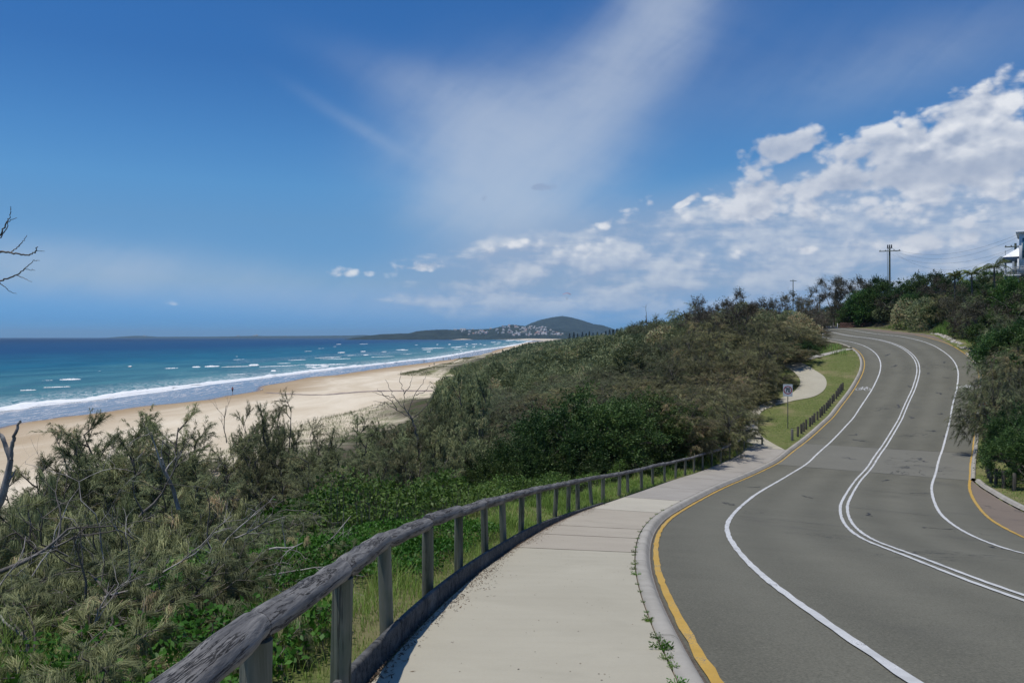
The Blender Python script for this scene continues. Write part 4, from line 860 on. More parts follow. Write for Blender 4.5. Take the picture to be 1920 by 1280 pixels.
def tree(key, x, y, H, R, label, cat='tree', group=None, name='coastal_tree', v=None, z=None, lean=0.0):
    global NT
    var = SPEC[key]; v = int(rgt.integers(len(var))) if v is None else v; tm, cm = var[v]; h0, r0 = SIZE[key]
    z = gz(x, y) if z is None else z
    root = empty(name, (x, y, z - .05), rgt.uniform(0, 2 * pi)); k = R / r0; root.scale = (k, k * rgt.uniform(.85, 1.15), H / h0); root.rotation_euler = (rgt.normal(0, .04) + lean, rgt.normal(0, .04), root.rotation_euler[2])
    link(bpy.data.objects.new('trunk', tm), root); link(bpy.data.objects.new('crown', cm), root); NT += 1
    return tag(root, label, cat, group)
def tree_px(key, px, pyt, d, R, label, v=None, **kw):
    """tree at depth d whose top reaches the given height in the view"""
    x = (px - CX) / F * d; zt = (HY - pyt) / F * d; z = gz(x, d); v = int(rgt.integers(len(SPEC[key]))) if v is None else v; return tree(key, x, d, max(1.0, (zt - z) / TOPZ[key, v]), R, label, z=z, v=v, **kw)
# ------------------------------------------------------------------ planting: sea side, foreground
SO = 'she_oak'
FG = [('airy', 265, 772, 17, 2.30, 'bushy olive she-oak standing against the sand, tallest of the left foreground'), ('airy', 175, 800, 19, 1.90, 'she-oak with an open feathery top left of the tallest foreground bush'),
      ('airy', 345, 790, 18.5, 2.00, 'she-oak leaning right beside the bleached dead limb'), ('airy', 545, 745, 25, 1.70, 'tall thin she-oak with see-through crown against the beach, behind the middle of the shrubs'),
      ('airy', 480, 765, 26, 1.40, 'spindly she-oak left of the tall see-through one'), ('airy', 430, 880, 21, 1.70, 'low she-oak in front of the spindly pair'), ('airy', 640, 790, 27, 2.20, 'round she-oak with sparse top where the dune grass begins'),
      ('airy', 590, 835, 23, 1.80, 'dark she-oak shrub right of the tall thin one'), ('airy', 75, 885, 17, 1.80, 'low she-oak shrub at the left edge, behind the forked dead trunk'), ('airy', -40, 935, 14, 1.90, 'she-oak shrub cut by the left edge of the picture'),
      ('weep', 20, 950, 11.5, 1.84, 'drooping she-oak below the forked dead trunk'), ('weep', 150, 925, 12.5, 1.84, 'drooping she-oak in the shade of the tallest bush'), ('weep', 255, 935, 11.5, 1.72, 'she-oak with brown hanging needles left of the grey twig'),
      ('weep', 385, 950, 12.5, 1.72, 'she-oak with brown hanging needles right of the grey twig'), ('airy', 480, 965, 13.5, 1.50, 'small she-oak spilling towards the green cover plants'), ('weep', 40, 1065, 8, 1.26, 'nearest she-oak at the left edge'),
      ('weep', 175, 1045, 8.4, 1.26, 'low spreading she-oak with tangled dead twigs'), ('weep', 300, 1085, 7.8, 1.09, 'low she-oak with pale drooping tufts left of the log rail'), ('weep', 405, 1085, 8.6, 0.98, 'small she-oak just above the log rail'),
      ('weep', 90, 1140, 6, 1.21, 'nearest low she-oak in the bottom left corner'), ('weep', 235, 1175, 6, 0.92, 'low she-oak at the bottom edge left of the rail'), ('weep', 520, 1010, 10.5, 1.03, 'small wispy she-oak beside the log rail'),
      ('airy', 560, 870, 19, 1.60, 'she-oak shrub in the hollow, dark olive'), ('airy', 690, 855, 26, 1.90, 'she-oak shrub above the leafy vines'), ('airy', 720, 800, 31, 2.20, 'she-oak at the foot of the bare dead shrub'), ('airy', 640, 880, 22, 1.40, 'dark low she-oak left of the vines'),
      ('airy', 470, 830, 27, 2.00, 'she-oak on the lower slope with sand showing behind it'), ('airy', 330, 880, 15.5, 1.60, 'shaded she-oak below the leaning one'), ('airy', 800, 850, 30, 1.80, 'she-oak shrub right of the vines'),
      ('weep', 330, 1130, 5.6, 0.86, 'wispy she-oak touching the nearest stretch of log rail'), ('weep', 230, 1200, 4.4, 0.69, 'nearest she-oak tuft under the bottom of the log rail'), ('weep', 120, 1210, 4.8, 0.92, 'brownish she-oak tuft at the bottom edge of the picture'), ('weep', 430, 1120, 6.8, 0.80, 'small she-oak behind the second visible post'), ('weep', 600, 1010, 9.6, 0.69, 'wispy she-oak tuft on the green slope behind the posts')]
FG += [('airy', 225, 800, 18.2, 1.7, 'feathery she-oak between the two tallest foreground ones'), ('airy', 300, 812, 16.2, 1.6, 'she-oak in front of the bleached limb, dense below'), ('airy', 130, 858, 16.5, 1.5, 'she-oak shrub on the left flank of the tall foreground group'), ('airy', 400, 838, 20, 1.6, 'she-oak shrub between the foreground group and the spindly pair'), ('airy', 520, 815, 24, 1.7, 'she-oak shrub at the foot of the see-through one'), ('airy', 610, 800, 26, 1.6, 'she-oak shrub against the dune grass, right of the see-through one')]
for i, (k, px, py, d, R, lb_) in enumerate(FG): tree_px(k, px, py, d, R, lb_, name=SO, cat='tree', v=i % len(SPEC[k]))
# ------------------------------------------------------------------ middle: tall ones and the dark broad-leaved thicket
MID = [('mid', 765, 790, 36, 2.2, 'olive she-oak right of the bare dead shrub'), ('mid', 830, 745, 42, 2.3, 'she-oak with a visible forked trunk, left of the dense scrub'), ('mid', 870, 700, 52, 2.6, 'tall she-oak whose tip meets the edge of the beach'), ('mid', 890, 790, 40, 2.3, 'she-oak left of the dark round thicket'),
       ('mid', 800, 800, 33, 1.9, 'small she-oak between the dead shrub and the thicket'), ('mid', 860, 830, 35, 2.0, 'low she-oak in front of the forked one')]
for k, px, py, d, R, lb_ in MID: tree_px('airymid', px, py, d, R, lb_, name=SO)
BR = [(1110, 735, 39, 3.0, 'dark round broad-leaved bush, biggest of the thicket behind the log rail'), (1040, 770, 37, 2.4, 'dark broad-leaved bush on the left flank of the thicket'), (975, 820, 35, 1.9, 'low dark green bush at the left foot of the thicket'), (1190, 740, 43, 2.8, 'dark broad-leaved bush right of the biggest one'),
      (1250, 750, 46, 2.5, 'dark broad-leaved bush at the right end of the thicket'), (1150, 820, 38, 2.0, 'low dark bush directly above the log rail'), (1080, 840, 35.5, 1.8, 'low dark bush in front of the biggest one'), (930, 850, 33, 1.5, 'small dark bush beside the green cover plants'), (1220, 810, 43.5, 1.9, 'shaded bush beside the far end of the log rail')]
for px, py, d, R, lb_ in BR: tree_px('broad', px, py, d, R, lb_, name='broadleaf_bush', cat='bush')
LP = [(1310, 720, 54, 2.8), (1345, 690, 60, 3.0), (1290, 770, 50, 2.2), (1395, 650, 70, 3.0), (1430, 628, 76, 3.0), (1468, 640, 82, 2.6), (1360, 640, 72, 3.2), (1420, 600, 84, 3.2), (1475, 600, 92, 3.2), (1300, 640, 70, 3.0), (1330, 590, 84, 3.3), (1500, 625, 95, 2.6), (1375, 700, 63, 2.2), (1345, 765, 55, 1.8)]
LL = ['she-oak hanging over the path just beyond the dark thicket', 'she-oak behind the end of the log rail', 'olive she-oak between the thicket and the path', 'brownish she-oak leaning towards the bend in the path', 'she-oak behind the speed sign', 'she-oak whose branch tips hang over the far path', 'tall brownish she-oak left of the speed sign', 'she-oak high on the bank above the speed sign', 'she-oak on the bank beside the upper road bend', 'brown topped she-oak in the middle of the bank', 'she-oak near the crest of the left bank', 'last she-oak before the road disappears', 'low she-oak trailing onto the path', 'low she-oak at the very end of the log rail']
for (px, py, d, R), lb_ in zip(LP, LL): tree_px('midb', px, py, d, R, lb_, name=SO)
for px, py, d, R, lb_ in [(1492, 650, 83, 2.7, 'she-oak hiding the bend of the far path'), (1452, 690, 75.5, 2.3, 'brownish she-oak behind and left of the speed sign'), (1506, 628, 93, 2.8, 'she-oak above the drain, near the guide post'), (1424, 722, 69.5, 1.9, 'low she-oak left of the sign, trailing on the path'), (1520, 612, 101, 2.6, 'she-oak at the left edge of the upper road'), (1268, 738, 43.5, 2.4, 'she-oak leaning over the far part of the log rail'), (1325, 730, 48.0, 2.6, 'she-oak whose shade falls across the path before the lawn'), (1368, 742, 52.0, 2.3, 'last she-oak beside the log rail, hanging over the path')]: tree_px('midb', px, py, d, R, lb_, name=SO)
tree_px('broad', 1508, 640, 88, 1.4, 'dark green bush under the she-oaks beside the drain', name='broadleaf_bush', cat='bush')
for px, py, d, R, k, lb_ in [(1380, 543, 96, 3.0, 'grey', 'grey-brown tree crowning the left bank, highest of the skyline clump'), (1330, 556, 98, 2.8, 'grey', 'grey-brown tree left of the highest one on the bank'), (1480, 548, 112, 3.2, 'grey', 'grey tree on the skyline before the small gap'), (1440, 560, 108, 3.0, 'grey', 'grey tree between the two skyline clumps'), (1290, 568, 104, 2.6, 'mid', 'she-oak stepping down the skyline left of the grey trees'), (1245, 590, 108, 2.8, 'mid', 'lowest she-oak of the skyline clump'), (1200, 604, 120, 3.0, 'mid', 'she-oak beside the bare twigs on the skyline'), (1520, 562, 122, 2.8, 'grey', 'grey tree nearest the skyline gap'), (1530, 585, 128, 2.6, 'grey', 'grey shrub where the road vanishes')]:
    tree_px(k, px, py, d, R, lb_, name='coastal_tree' if k == 'grey' else SO)
# scrub between path and beach; its upper outline as seen over the sand
SKYL = np.array([(-200, 905), (60, 890), (150, 820), (350, 830), (400, 885), (520, 885), (560, 860), (700, 862), (760, 810), (800, 770), (850, 705), (870, 690), (950, 662), (1000, 647), (1100, 632), (1170, 617), (1230, 594), (1290, 568), (1380, 556), (1530, 556), (3000, 400)], float)
def skyl(px): return np.interp(px, SKYL[:, 0], SKYL[:, 1])
cnt = 0
def canopy(x, y): return np.interp(y, [25, 60, 120, 400], [2.8, 3.3, 3.7, 3.4])
pts = []
y = 26.0
while y < 100:
    st_ = 3.1 if y < 60 else (4.4 if y < 105 else 5.6); x = -45.0
    while x < 60:
        pts.append((x + rgt.uniform(-.4, .4) * st_, y + rgt.uniform(-.4, .4) * st_, st_)); x += st_
    y += st_
pts = np.array(pts); _, s_, l_, e_, d_, _w = terrain(pts[:, 0], pts[:, 1], True)
okm = (e_ > np.where(pts[:, 1] < 75, 12, 5)) & (l_ < np.where(s_ < 57, -12.5, np.where(s_ < 100, -15.0, -9.5))) & (pts[:, 0] / pts[:, 1] > -.75)
bx = np.abs(pts[:, 0] - (-6)) < 9; okm &= ~((pts[:, 1] < 33) & (pts[:, 0] > -8))
okm &= ~((pts[:, 1] < 45) & (pts[:, 0] < -14) & (rgt.uniform(0, 1, len(pts)) < .55))
okm &= ~((e_ < 12) & (pts[:, 1] > 90) & (rgt.uniform(0, 1, len(pts)) < .3))
for (x, y, st_), sv, lv in zip(pts[okm], s_[okm], l_[okm]):
    z = gz(x, y); px = CX + F * x / y
    if px < -80 or px > 1560: continue
    H = float(canopy(x, y)) * rgt.uniform(.75, 1.2); zmx = (HY - float(skyl(px))) / F * y; H = min(H, (zmx - z) * 1.08) * rgt.uniform(.72, 1.0)
    if H < 1.1: continue
    brown = lv > -30 and y > 50
    key = 'far' if y > 95 else ('midb' if brown and rgt.uniform() < .5 else 'mid')
    if y < 45 and rgt.uniform() < .12: key = 'broad'
    zone = ('before the dune grass' if px < 640 else 'left of the thicket' if px < 900 else 'behind the dark thicket' if px < 1260 else 'beside the far path')
    far_ = ('front' if y < 45 else 'middle' if y < 70 else 'back') ; size = 'tall ' if H > float(canopy(x, y)) * 1.06 else ('low ' if H < float(canopy(x, y)) * .88 else '')
    kind_ = 'dark leafy bush' if key == 'broad' else ('brownish she-oak' if key == 'midb' else 'olive she-oak')
    tree(key, x, y, H, st_ * rgt.uniform(.48, .62), size + kind_ + ' ' + zone + ', ' + far_ + ' of the scrub', 'bush' if key == 'broad' else 'tree', 'closed dune scrub', 'broadleaf_bush' if key == 'broad' else SO, z=z); cnt += 1
print('scrub', cnt)
# the rest of the dune scrub far down the coast reads as one mass
def far_scrub():
    rg = np.random.default_rng(9); P = []
    y = 99.0
    while y < 1500:
        st_ = 3.8 * (y / 100) ** .75
        for x in np.arange(-45, 40 + y * .42, st_): P.append((x + rg.uniform(-.45, .45) * st_, y + rg.uniform(-.45, .45) * st_, st_))
        y += st_
    P = np.array(P); z, s_, l_, e_, d_, w = terrain(P[:, 0], P[:, 1], True); k = (e_ > 5) & (P[:, 0] / P[:, 1] < .52) & ~((s_ < 165) & (np.abs(l_) < 9.5) & (s_ > 0)); P = P[k]; z = z[k]
    g = Geo(); T = []
    for v in range(4):
        r2 = np.random.default_rng(60 + v); D, r = lobed(r2, 1700); c = D * r[:, None] * [1, 1, 1.0]; c[:, 2] = np.maximum(c[:, 2] * .75 + .42, .03); T.append((c, D))
    for i, (x, y, st_) in enumerate(P):
        c, D = T[i % 4]; a = rg.uniform(0, 6.28); R = st_ * rg.uniform(.52, .70); Hh = min(3.1 + st_ * .12, 6) * rg.uniform(.7, 1.25); zmx = (HY - float(skyl(CX + F * x / y))) / F * y; Hh = min(Hh, (zmx - z[i]) / 1.12) * rg.uniform(.62, 1.0)
        if Hh < 1.0: continue
        if y > 160 and Hh < 1.6: Hh = 1.6
        nn = 1700 if y < 150 else (900 if y < 350 else 220)
        cc, ss = cos(a), sin(a); q = c[:nn]; X = np.stack([(q[:, 0] * cc - q[:, 1] * ss) * R + x, (q[:, 0] * ss + q[:, 1] * cc) * R + y, q[:, 2] * Hh + z[i]], 1)
        dd = D[:nn] * .6 + rg.normal(0, .5, (nn, 3)) + [0, 0, .3]; dd = unit(dd); L = R * (.22 if nn > 300 else .4) * rg.uniform(.5, 1.3, (nn, 1)); w = unit(np.cross(dd, rg.normal(0, 1, (nn, 3)))) * L * (.10 if nn > 700 else .15)
        e = X + dd * L * .5; V = np.stack([X - w - dd * L * .3, X + w - dd * L * .3, e + w * .6, e - w * .2 - L * [0, 0, .15]], 1).reshape(-1, 3)
        g.add(V, np.arange(nn)[:, None] * 4 + np.array([[0, 1, 2, 3]]), 0, np.clip(rg.normal(.42, .22) + rg.normal(0, .18, nn), 0, 1))
    print('far crowns', len(P)); tag(g.obj('dune_scrub', M_SHE), kind='stuff')
far_scrub()
# ------------------------------------------------------------------ ground plants on the verges
def blades(g, x, y, z, h, w, rg, lean=.5, tint=.4):
    n = len(x); a = rg.uniform(0, 2 * pi, n); l = h * lean * rg.uniform(.2, 1.3, n); d = np.stack([np.cos(a), np.sin(a)], 1)
    hh = h * rg.uniform(.5, 1.2, n); ww = w * .5; b = np.stack([x, y, z], 1); wv = np.stack([-d[:, 1], d[:, 0], 0 * a], 1) * np.atleast_1d(ww)[:, None]
    m = b + np.c_[d * (l * .35)[:, None], hh * .6]; t = b + np.c_[d * l[:, None], hh]
    V = np.stack([b - wv, b + wv, m + wv * .7, m - wv * .7, t], 1).reshape(-1, 3); i = np.arange(n)[:, None] * 5; tn = np.clip(tint + rg.normal(0, .2, n), 0, 1)
    g.add(V, i + np.array([[0, 1, 2, 3]]), 0, tn); g.loops.append((i + np.array([[3, 2, 4]]) + g.n - len(V)).ravel().astype(np.int32)); g.tot.append(np.full(n, 3, np.int32)); g.mi.append(np.zeros(n, np.int32)); g.tint.append(tn.astype(np.float32))
rg = np.random.default_rng(31)
def pn(x, y, f, seed):                                    # smooth patchy field 0..1
    r = np.random.default_rng(seed); v = 0
    for k in range(6): w = r.normal(0, 1, 2); w = w / np.hypot(*w) * f * r.uniform(.6, 1.8); v = v + np.sin(w[0] * x + w[1] * y + r.uniform(0, 6.3))
    return .5 + v / 6
def scatter(n, s0, s1, l0, l1, pw=1.0):
    s = s0 + (s1 - s0) * rg.uniform(0, 1, n) ** pw; l = rg.uniform(l0, l1, n); p = fr(s, l); z = terrain(p[:, 0], p[:, 1]); return p[:, 0], p[:, 1], z, s, l
g = Geo()
for n, s0, s1, l0, l1, h, w in ((46000, 8, 24, -10.5, -7.12, .20, .006), (30000, 22, 40, -10.5, -7.1, .24, .012), (15000, 38, 60, -10, -7.3, .26, .016)):
    x, y, z, s, l = scatter(n, s0, s1, l0, l1, 1.2); c = pn(x, y, 1.3, 3); tall = pn(x, y, 2.6, 4); near = np.abs(l + 7.3)
    k = (c > .30) | (near < .7); x, y, z, tall, near = x[k], y[k], z[k], tall[k], near[k]
    blades(g, x, y, z - .01, h * (.45 + 1.1 * tall ** 2) * (.6 + .4 * sstep(0, .5, near)), w, rg, .7, .22 + .5 * pn(x, y, .9, 8))
tag(g.obj('verge_grass', M_GRASS), kind='stuff')
pm_ = (pL + pR) / 2
def offpath(x, y): return (np.abs(sdist(x, y, pm_)) > np.hypot(*(pL - pR).T).mean() / 2 + .12) & (np.abs(sdist(x, y, dp)) > .55)
g = Geo()
x, y, z, s, l = scatter(26000, 59, 103, -14, -5.35); k = offpath(x, y); x, y, z = x[k], y[k], z[k]; blades(g, x, y, z - .01, .05 + .03 * pn(x, y, .5, 5), .018, rg, .8, .28 + .45 * pn(x, y, .35, 9))
x, y, z, s, l = scatter(9000, 44, 98, 5.3, 9); blades(g, x, y, z - .01, .10, .02, rg, .8, .3 + .45 * pn(x, y, .35, 10))
x, y, z, s, l = scatter(3600, 99, 108, -12, -6.2); k = offpath(x, y); x, y, z = x[k], y[k], z[k]; blades(g, x, y, z - .01, .5, .03, rg, .6, .7)
x, y, z, s, l = scatter(22000, 88, 150, 6.5, 16); k = (l > np.interp(s, [88, 104, 118, 127, 150], [6, 6.5, 8.6, 9.6, 9.4])); x, y, z = x[k], y[k], z[k]; tall = pn(x, y, .5, 12); blades(g, x, y, z - .01, .14 + 1.2 * np.clip(tall - .35, 0, 1), .04, rg, .5, .35 + .5 * pn(x, y, .3, 13))
tag(g.obj('lawn_grass', M_GRASS), kind='stuff')
def cover(name, n, s0, s1, l0, l1, h, L, W, mat, fn, seed, tint=.4):
    g = Geo(); x, y, z, s, l = scatter(n, s0, s1, l0, l1); k = fn(x, y, s, l); x, y, z = x[k], y[k], z[k]
    hump = h * (.35 + .9 * pn(x, y, 1.6, seed)) * rg.uniform(.55, 1.05, len(x)) ** .5
    C = np.stack([x, y, z + hump], 1); leaves(g, C, unit(rg.normal(0, 1, C.shape) + [0, 0, .6]), 3, L, W, rg, .6, tint=tint + .35 * (pn(x, y, 1.1, seed + 1) - .5), jit=L * .7, upb=1.0)
    st = rg.choice(len(C), len(C) // 9, replace=False); a = C[st]; P = np.stack([np.c_[a[:, :2] + rg.normal(0, .08, (len(st), 2)), z[st] - .02], a * [1, 1, 1] - [0, 0, .1 * h], a], 1); tubes(g, P, np.full((len(st), 3), .004), 3, mi=1)
    tag(g.obj(name, [mat, M_TWIG]), kind='stuff')
cover('leafy_ground_cover', 19000, 6, 21, -10.6, -7.45, .24, .055, .034, M_BRIGHT, lambda x, y, s, l: (pn(x, y, 1.0, 41) > .36) & (l < -7.5 - .12 * pn(x, y, 3, 2)), 42)
cover('vine_cover', 26000, 20, 44, -14.2, -8.3, .85, .085, .055, M_COVER, lambda x, y, s, l: (l < -8.6 - .9 * pn(x, y, .8, 51)) & (l > -14.2), 52, .35)
cover('glossy_vines', 9000, 22, 33, -15.0, -11.2, 1.25, .13, .085, M_BRIGHT, lambda x, y, s, l: pn(x, y, .8, 61) > .40, 62, .15)
cover('slope_cover', 30000, 7, 25, -20, -9.6, .40, .06, .032, M_COVER, lambda x, y, s, l: pn(x, y, .9, 71) > .38, 72, .3)
# dune grass on the hummocks at the top of the beach
g = Geo(); n = 60000; x = rg.uniform(-58, -8, n); y = rg.uniform(88, 330, n); z, s, l, e, d, w = terrain(x, y, True); k = (e > -1.5) & (e < 17) & (pn(x, y, .35, 81) + pn(x, y, .09, 82) > .95); x, y, z = x[k], y[k], z[k]; blades(g, x, y, z - .03, .45, .05, rg, .6, .45)
n = 20000; u = rg.uniform(0, 1, n); a = np.array(wz(757, 703, SEA + 1)); b_ = np.array(wz(880, 676, SEA + 1)); y = a[1] + (b_[1] - a[1]) * u; x = np.interp(y, FOOT[:, 1], FOOT[:, 0]) + rg.uniform(-1, 14, n); z = terrain(x, y); k = pn(x, y, .2, 84) > .35; blades(g, x[k], y[k], z[k] - .03, .5, .09, rg, .6, .4)
tag(g.obj('dune_grass', M_DUNEG), kind='stuff')
# leaf litter along the sleeper board, and bits of sand and gravel on the path
g = Geo(); n = 5200; s = rg.uniform(9.5, 30, n); l = -7.03 + np.abs(rg.normal(0, .10, n)) * (.5 + .9 * pn(s, s, .9, 91)); p = fr(s, l, KP + .004); a = rg.uniform(0, 6.28, n); L = rg.uniform(.006, .022, n); d = np.stack([np.cos(a), np.sin(a), rg.uniform(0, .5, n)], 1) * L[:, None]; wv = np.stack([-np.sin(a), np.cos(a), 0 * a], 1) * L[:, None] * .3
g.add(np.stack([p - d, p - wv, p + d, p + wv], 1).reshape(-1, 3), np.arange(n)[:, None] * 4 + np.array([[0, 1, 2, 3]]), 0, rg.uniform(0, 1, n))
n = 420; s = rg.uniform(9, 45, n); p = fr(s, rg.uniform(-6.9, -5.2, n), KP + .003); a = rg.uniform(0, 6.28, n); L = rg.uniform(.004, .010, n); d = np.stack([np.cos(a), np.sin(a), 0 * a], 1) * L[:, None]; wv = np.stack([-np.sin(a), np.cos(a), 0 * a], 1) * L[:, None] * .6
g.add(np.stack([p - d, p - wv, p + d, p + wv], 1).reshape(-1, 3), np.arange(n)[:, None] * 4 + np.array([[0, 1, 2, 3]]), 0, rg.uniform(0, 1, n))
tag(g.obj('leaf_litter', leafmat('dry_litter', (.05, .03, .02), (.16, .10, .065), (.28, .2, .13), transl=0.0)), kind='stuff')
# weeds growing in the seam between kerb and path
wm = []
for v in range(3):
    g = Geo(); r2 = np.random.default_rng(500 + v); n = 26; a = r2.uniform(0, 6.28, n); C = np.zeros((n, 3)) + r2.normal(0, .012, (n, 3)) * [1, 1, 0]; D = np.stack([np.cos(a), np.sin(a), r2.uniform(.2, 1.0, n)], 1)
    for k in range(3): leaves(g, C + D * .035 * k, D, 2, .045, .014, r2, .5, tint=np.full(n, .4), jit=.008)
    wm.append(g.mesh('weed', [M_BRIGHT if v == 0 else M_COVER]))
ws = np.r_[12.3, 12.7, 12.9, 13.15, 13.25, 13.5, 14.1, 14.15, 14.5, 15.0, 15.6, 16.1, 16.9, 17.4, 17.9, 18.3, 19.0, 19.4, 20.1, 20.8, 21.5, 22.1, 22.8, 24, 25, 26.2, 27.6, 29, 31, 33]
for i, s in enumerate(ws):
    o = link(bpy.data.objects.new('weed', wm[i % 3])); p = fr(s, -float(kb(np.array([s]))[0]) + rg.normal(0, .008), KP - .005); o.location = p; k = rg.uniform(.25, .6) * (1.5 if i in (0, 1, 3, 4, 7) else 1); o.scale = (k, k, k * .8); o.rotation_euler = (0, 0, rg.uniform(0, 6))
    tag(o, 'small green weed in the seam between kerb and path, ' + ('near camera' if s < 15 else 'middle stretch' if s < 22 else 'far stretch'), 'weed', 'weeds in the kerb seam')
# ------------------------------------------------------------------ dead wood
def dead_branch(g, p, d, L, r, rg, depth=0, mx=3, spread=.6, curve=.25, k=7):
    P = [np.array(p, float)]; d = unit(np.array(d, float))
    for i in range(k - 1): d = unit(d + rg.normal(0, curve, 3) * .5 + [0, 0, .02]); P.append(P[-1] + d * L / (k - 1))
    P = np.array(P); tubes(g, P, np.linspace(r, r * .45, k), 7 if r > .02 else 4, caps=True)
    if depth < mx:
        for j in range(rg.integers(2, 4) if depth else 3):
            i = rg.integers(2, k); dd = unit(unit(P[i] - P[i - 1]) + rg.normal(0, spread, 3)); dead_branch(g, P[i], dd, L * rg.uniform(.4, .65), r * (.6 - .03 * i), rg, depth + 1, mx, spread, curve, max(4, k - 1))
def px_tube(g, pts, d, r0, r1, dd=0.0, sides=8):
    P = crom(np.array([wp(a, b, d + dd * i) for i, (a, b) in enumerate(pts)]), 6); n = len(P); P[1:-1] += np.random.default_rng(int(pts[0][0] + 999)).normal(0, .006 * d / 10, (n - 2, 3)); tubes(g, P, np.linspace(r0, r1, n), sides, caps=True)
# forked dead trunk at the left edge, whose high bare twigs reach back into the picture
D0 = 10.5; base = wp(-34, 1010, D0); root = empty('dead_tree', tuple(base)); tag(root, 'forked bleached dead tree at the left edge, its bare twigs against the sky', 'dead tree')
g = Geo(); bz0 = gz(base[0], base[1])
P = crom(np.array([[base[0] - .15, base[1], bz0 - .3], base, wp(0, 940, D0), wp(12, 900, D0), wp(20, 862, D0)]), 6); tubes(g, P, np.linspace(.07, .034, len(P)), 10)
px_tube(g, [(20, 862), (22, 835), (30, 808), (37, 788)], D0, .032, .014); px_tube(g, [(20, 866), (8, 830), (-10, 796), (-60, 700), (-90, 610), (-70, 540)], D0, .03, .02); px_tube(g, [(14, 905), (22, 893), (30, 880)], D0, .02, .006)
local(g.obj('trunk', M_DEAD, smooth=True), root)
g = Geo(); r_ = .016
px_tube(g, [(-70, 540), (-50, 500), (-30, 474), (0, 473), (22, 474), (48, 478), (62, 474), (71, 463)], D0, .022, .006, sides=6); px_tube(g, [(20, 473), (30, 466), (40, 456), (45, 449), (50, 442)], D0, .008, .003, sides=5); px_tube(g, [(64, 472), (74, 471), (84, 471)], D0, .004, .002, sides=4)
px_tube(g, [(-40, 486), (-20, 465), (0, 440), (10, 420), (19, 403), (20, 387)], D0, .016, .004, sides=6); px_tube(g, [(0, 446), (12, 430), (20, 412), (32, 409)], D0, .008, .003, sides=5)
px_tube(g, [(-80, 560), (-40, 540), (0, 527), (28, 517), (44, 505), (62, 488)], D0, .017, .004, sides=6); px_tube(g, [(62, 488), (74, 489)], D0, .004, .002, sides=4); px_tube(g, [(30, 516), (45, 521), (59, 529)], D0, .006, .002, sides=4); px_tube(g, [(44, 504), (56, 506), (66, 507)], D0, .005, .002, sides=4); px_tube(g, [(0, 530), (12, 541), (20, 546), (31, 551)], D0, .006, .002, sides=4)
local(g.obj('branch', M_TWIG, smooth=True), root)
def dead(name, label, base, dirn, L, r, seed, mat=M_DEAD, mx=3, spread=.6, curve=.3):
    rg = np.random.default_rng(seed); g = Geo(); dead_branch(g, (0, 0, 0), dirn, L, r, rg, 0, mx, spread, curve); o = g.obj(name, mat, smooth=True); o.location = base; return tag(o, label, 'dead branch' if name == 'dead_branch' else 'dead shrub')
for nm, lb_, px, py, d, dr, L, r, sd_ in [
    ('dead_branch', 'thick bleached dead limb standing up out of the tallest foreground she-oak', 335, 955, 13.5, (-.12, 0, 1), 1.4, .045, 1), ('dead_branch', 'forked grey dead branch rising right above the low she-oaks', 345, 1120, 8.5, (.55, .1, .75), 1.2, .028, 2),
    ('dead_branch', 'dead branch sprawling over the bottom left shrubs', 60, 1170, 6.2, (.8, .2, .25), 1.3, .02, 3), ('dead_branch', 'dark twisted branch coming in from the left edge', -10, 1075, 7.0, (.9, .1, .35), 1.0, .028, 4),
    ('dead_branch', 'tangle of grey twigs in the middle of the low she-oaks', 230, 1140, 7.0, (.5, .3, .5), 1.0, .016, 5), ('dead_branch', 'grey dead twigs beside the log rail', 470, 1090, 8.2, (.9, .25, .3), 1.1, .014, 6),
    ('dead_branch', 'long thin dead branch lying across the green slope', 540, 1060, 10.0, (.75, .5, .55), 1.5, .016, 7), ('dead_branch', 'bleached stub in the low she-oaks at the bottom', 282, 1120, 7.2, (.05, 0, 1), .35, .022, 8), ('dead_branch', 'fine dead twigs in the bottom left corner', 120, 1240, 5.4, (.6, .2, .6), .8, .012, 9),
    ('dead_branch', 'dark dead branch under the tallest foreground she-oak', 205, 1040, 12, (.5, .1, .55), 1.6, .04, 10),
    ('dead_shrub', 'small bare shrub with fine upright twigs beside the see-through she-oak', 425, 830, 27, (-.1, 0, 1), 1.3, .018, 13), ('dead_shrub', 'bare twigs sticking up on the skyline of the scrub', 1212, 618, 118, (.05, 0, 1), 2.6, .07, 14), ('dead_shrub', 'fine bare twigs above the skyline left of the grey trees', 1185, 622, 120, (-.1, 0, 1), 1.9, .05, 15)]:
    dead(nm, lb_, tuple(wp(px, py, d)), dr, L * (.72 if d < 20 else 1), r * (.8 if d < 20 else 1), sd_ + 40, M_DEAD if sd_ not in (4, 10, 13, 14, 15) else M_TWIG, 3 if d < 60 else 2)
g = Geo(); d_ = 34.0
px_tube(g, [(786, 850), (780, 810), (772, 785), (758, 765)], d_, .05, .03, sides=6)
for pts in ([(772, 785), (745, 768), (722, 755), (700, 752)], [(758, 765), (740, 745), (730, 725), (722, 712)], [(758, 765), (757, 735), (750, 712), (752, 695)], [(765, 778), (775, 745), (790, 722), (800, 700)], [(745, 768), (735, 752), (715, 738), (708, 728)], [(757, 740), (768, 722), (772, 704)], [(772, 785), (795, 765), (812, 742), (818, 724)], [(740, 745), (720, 742), (698, 735)], [(780, 740), (795, 735), (806, 722)], [(722, 755), (708, 762), (697, 764)]): px_tube(g, pts, d_, .02, .006, sides=4)
tag(g.obj('dead_shrub', M_TWIG, smooth=True), 'bare grey dead shrub fanning out over the sand', 'dead shrub')
rq = np.random.default_rng(88)
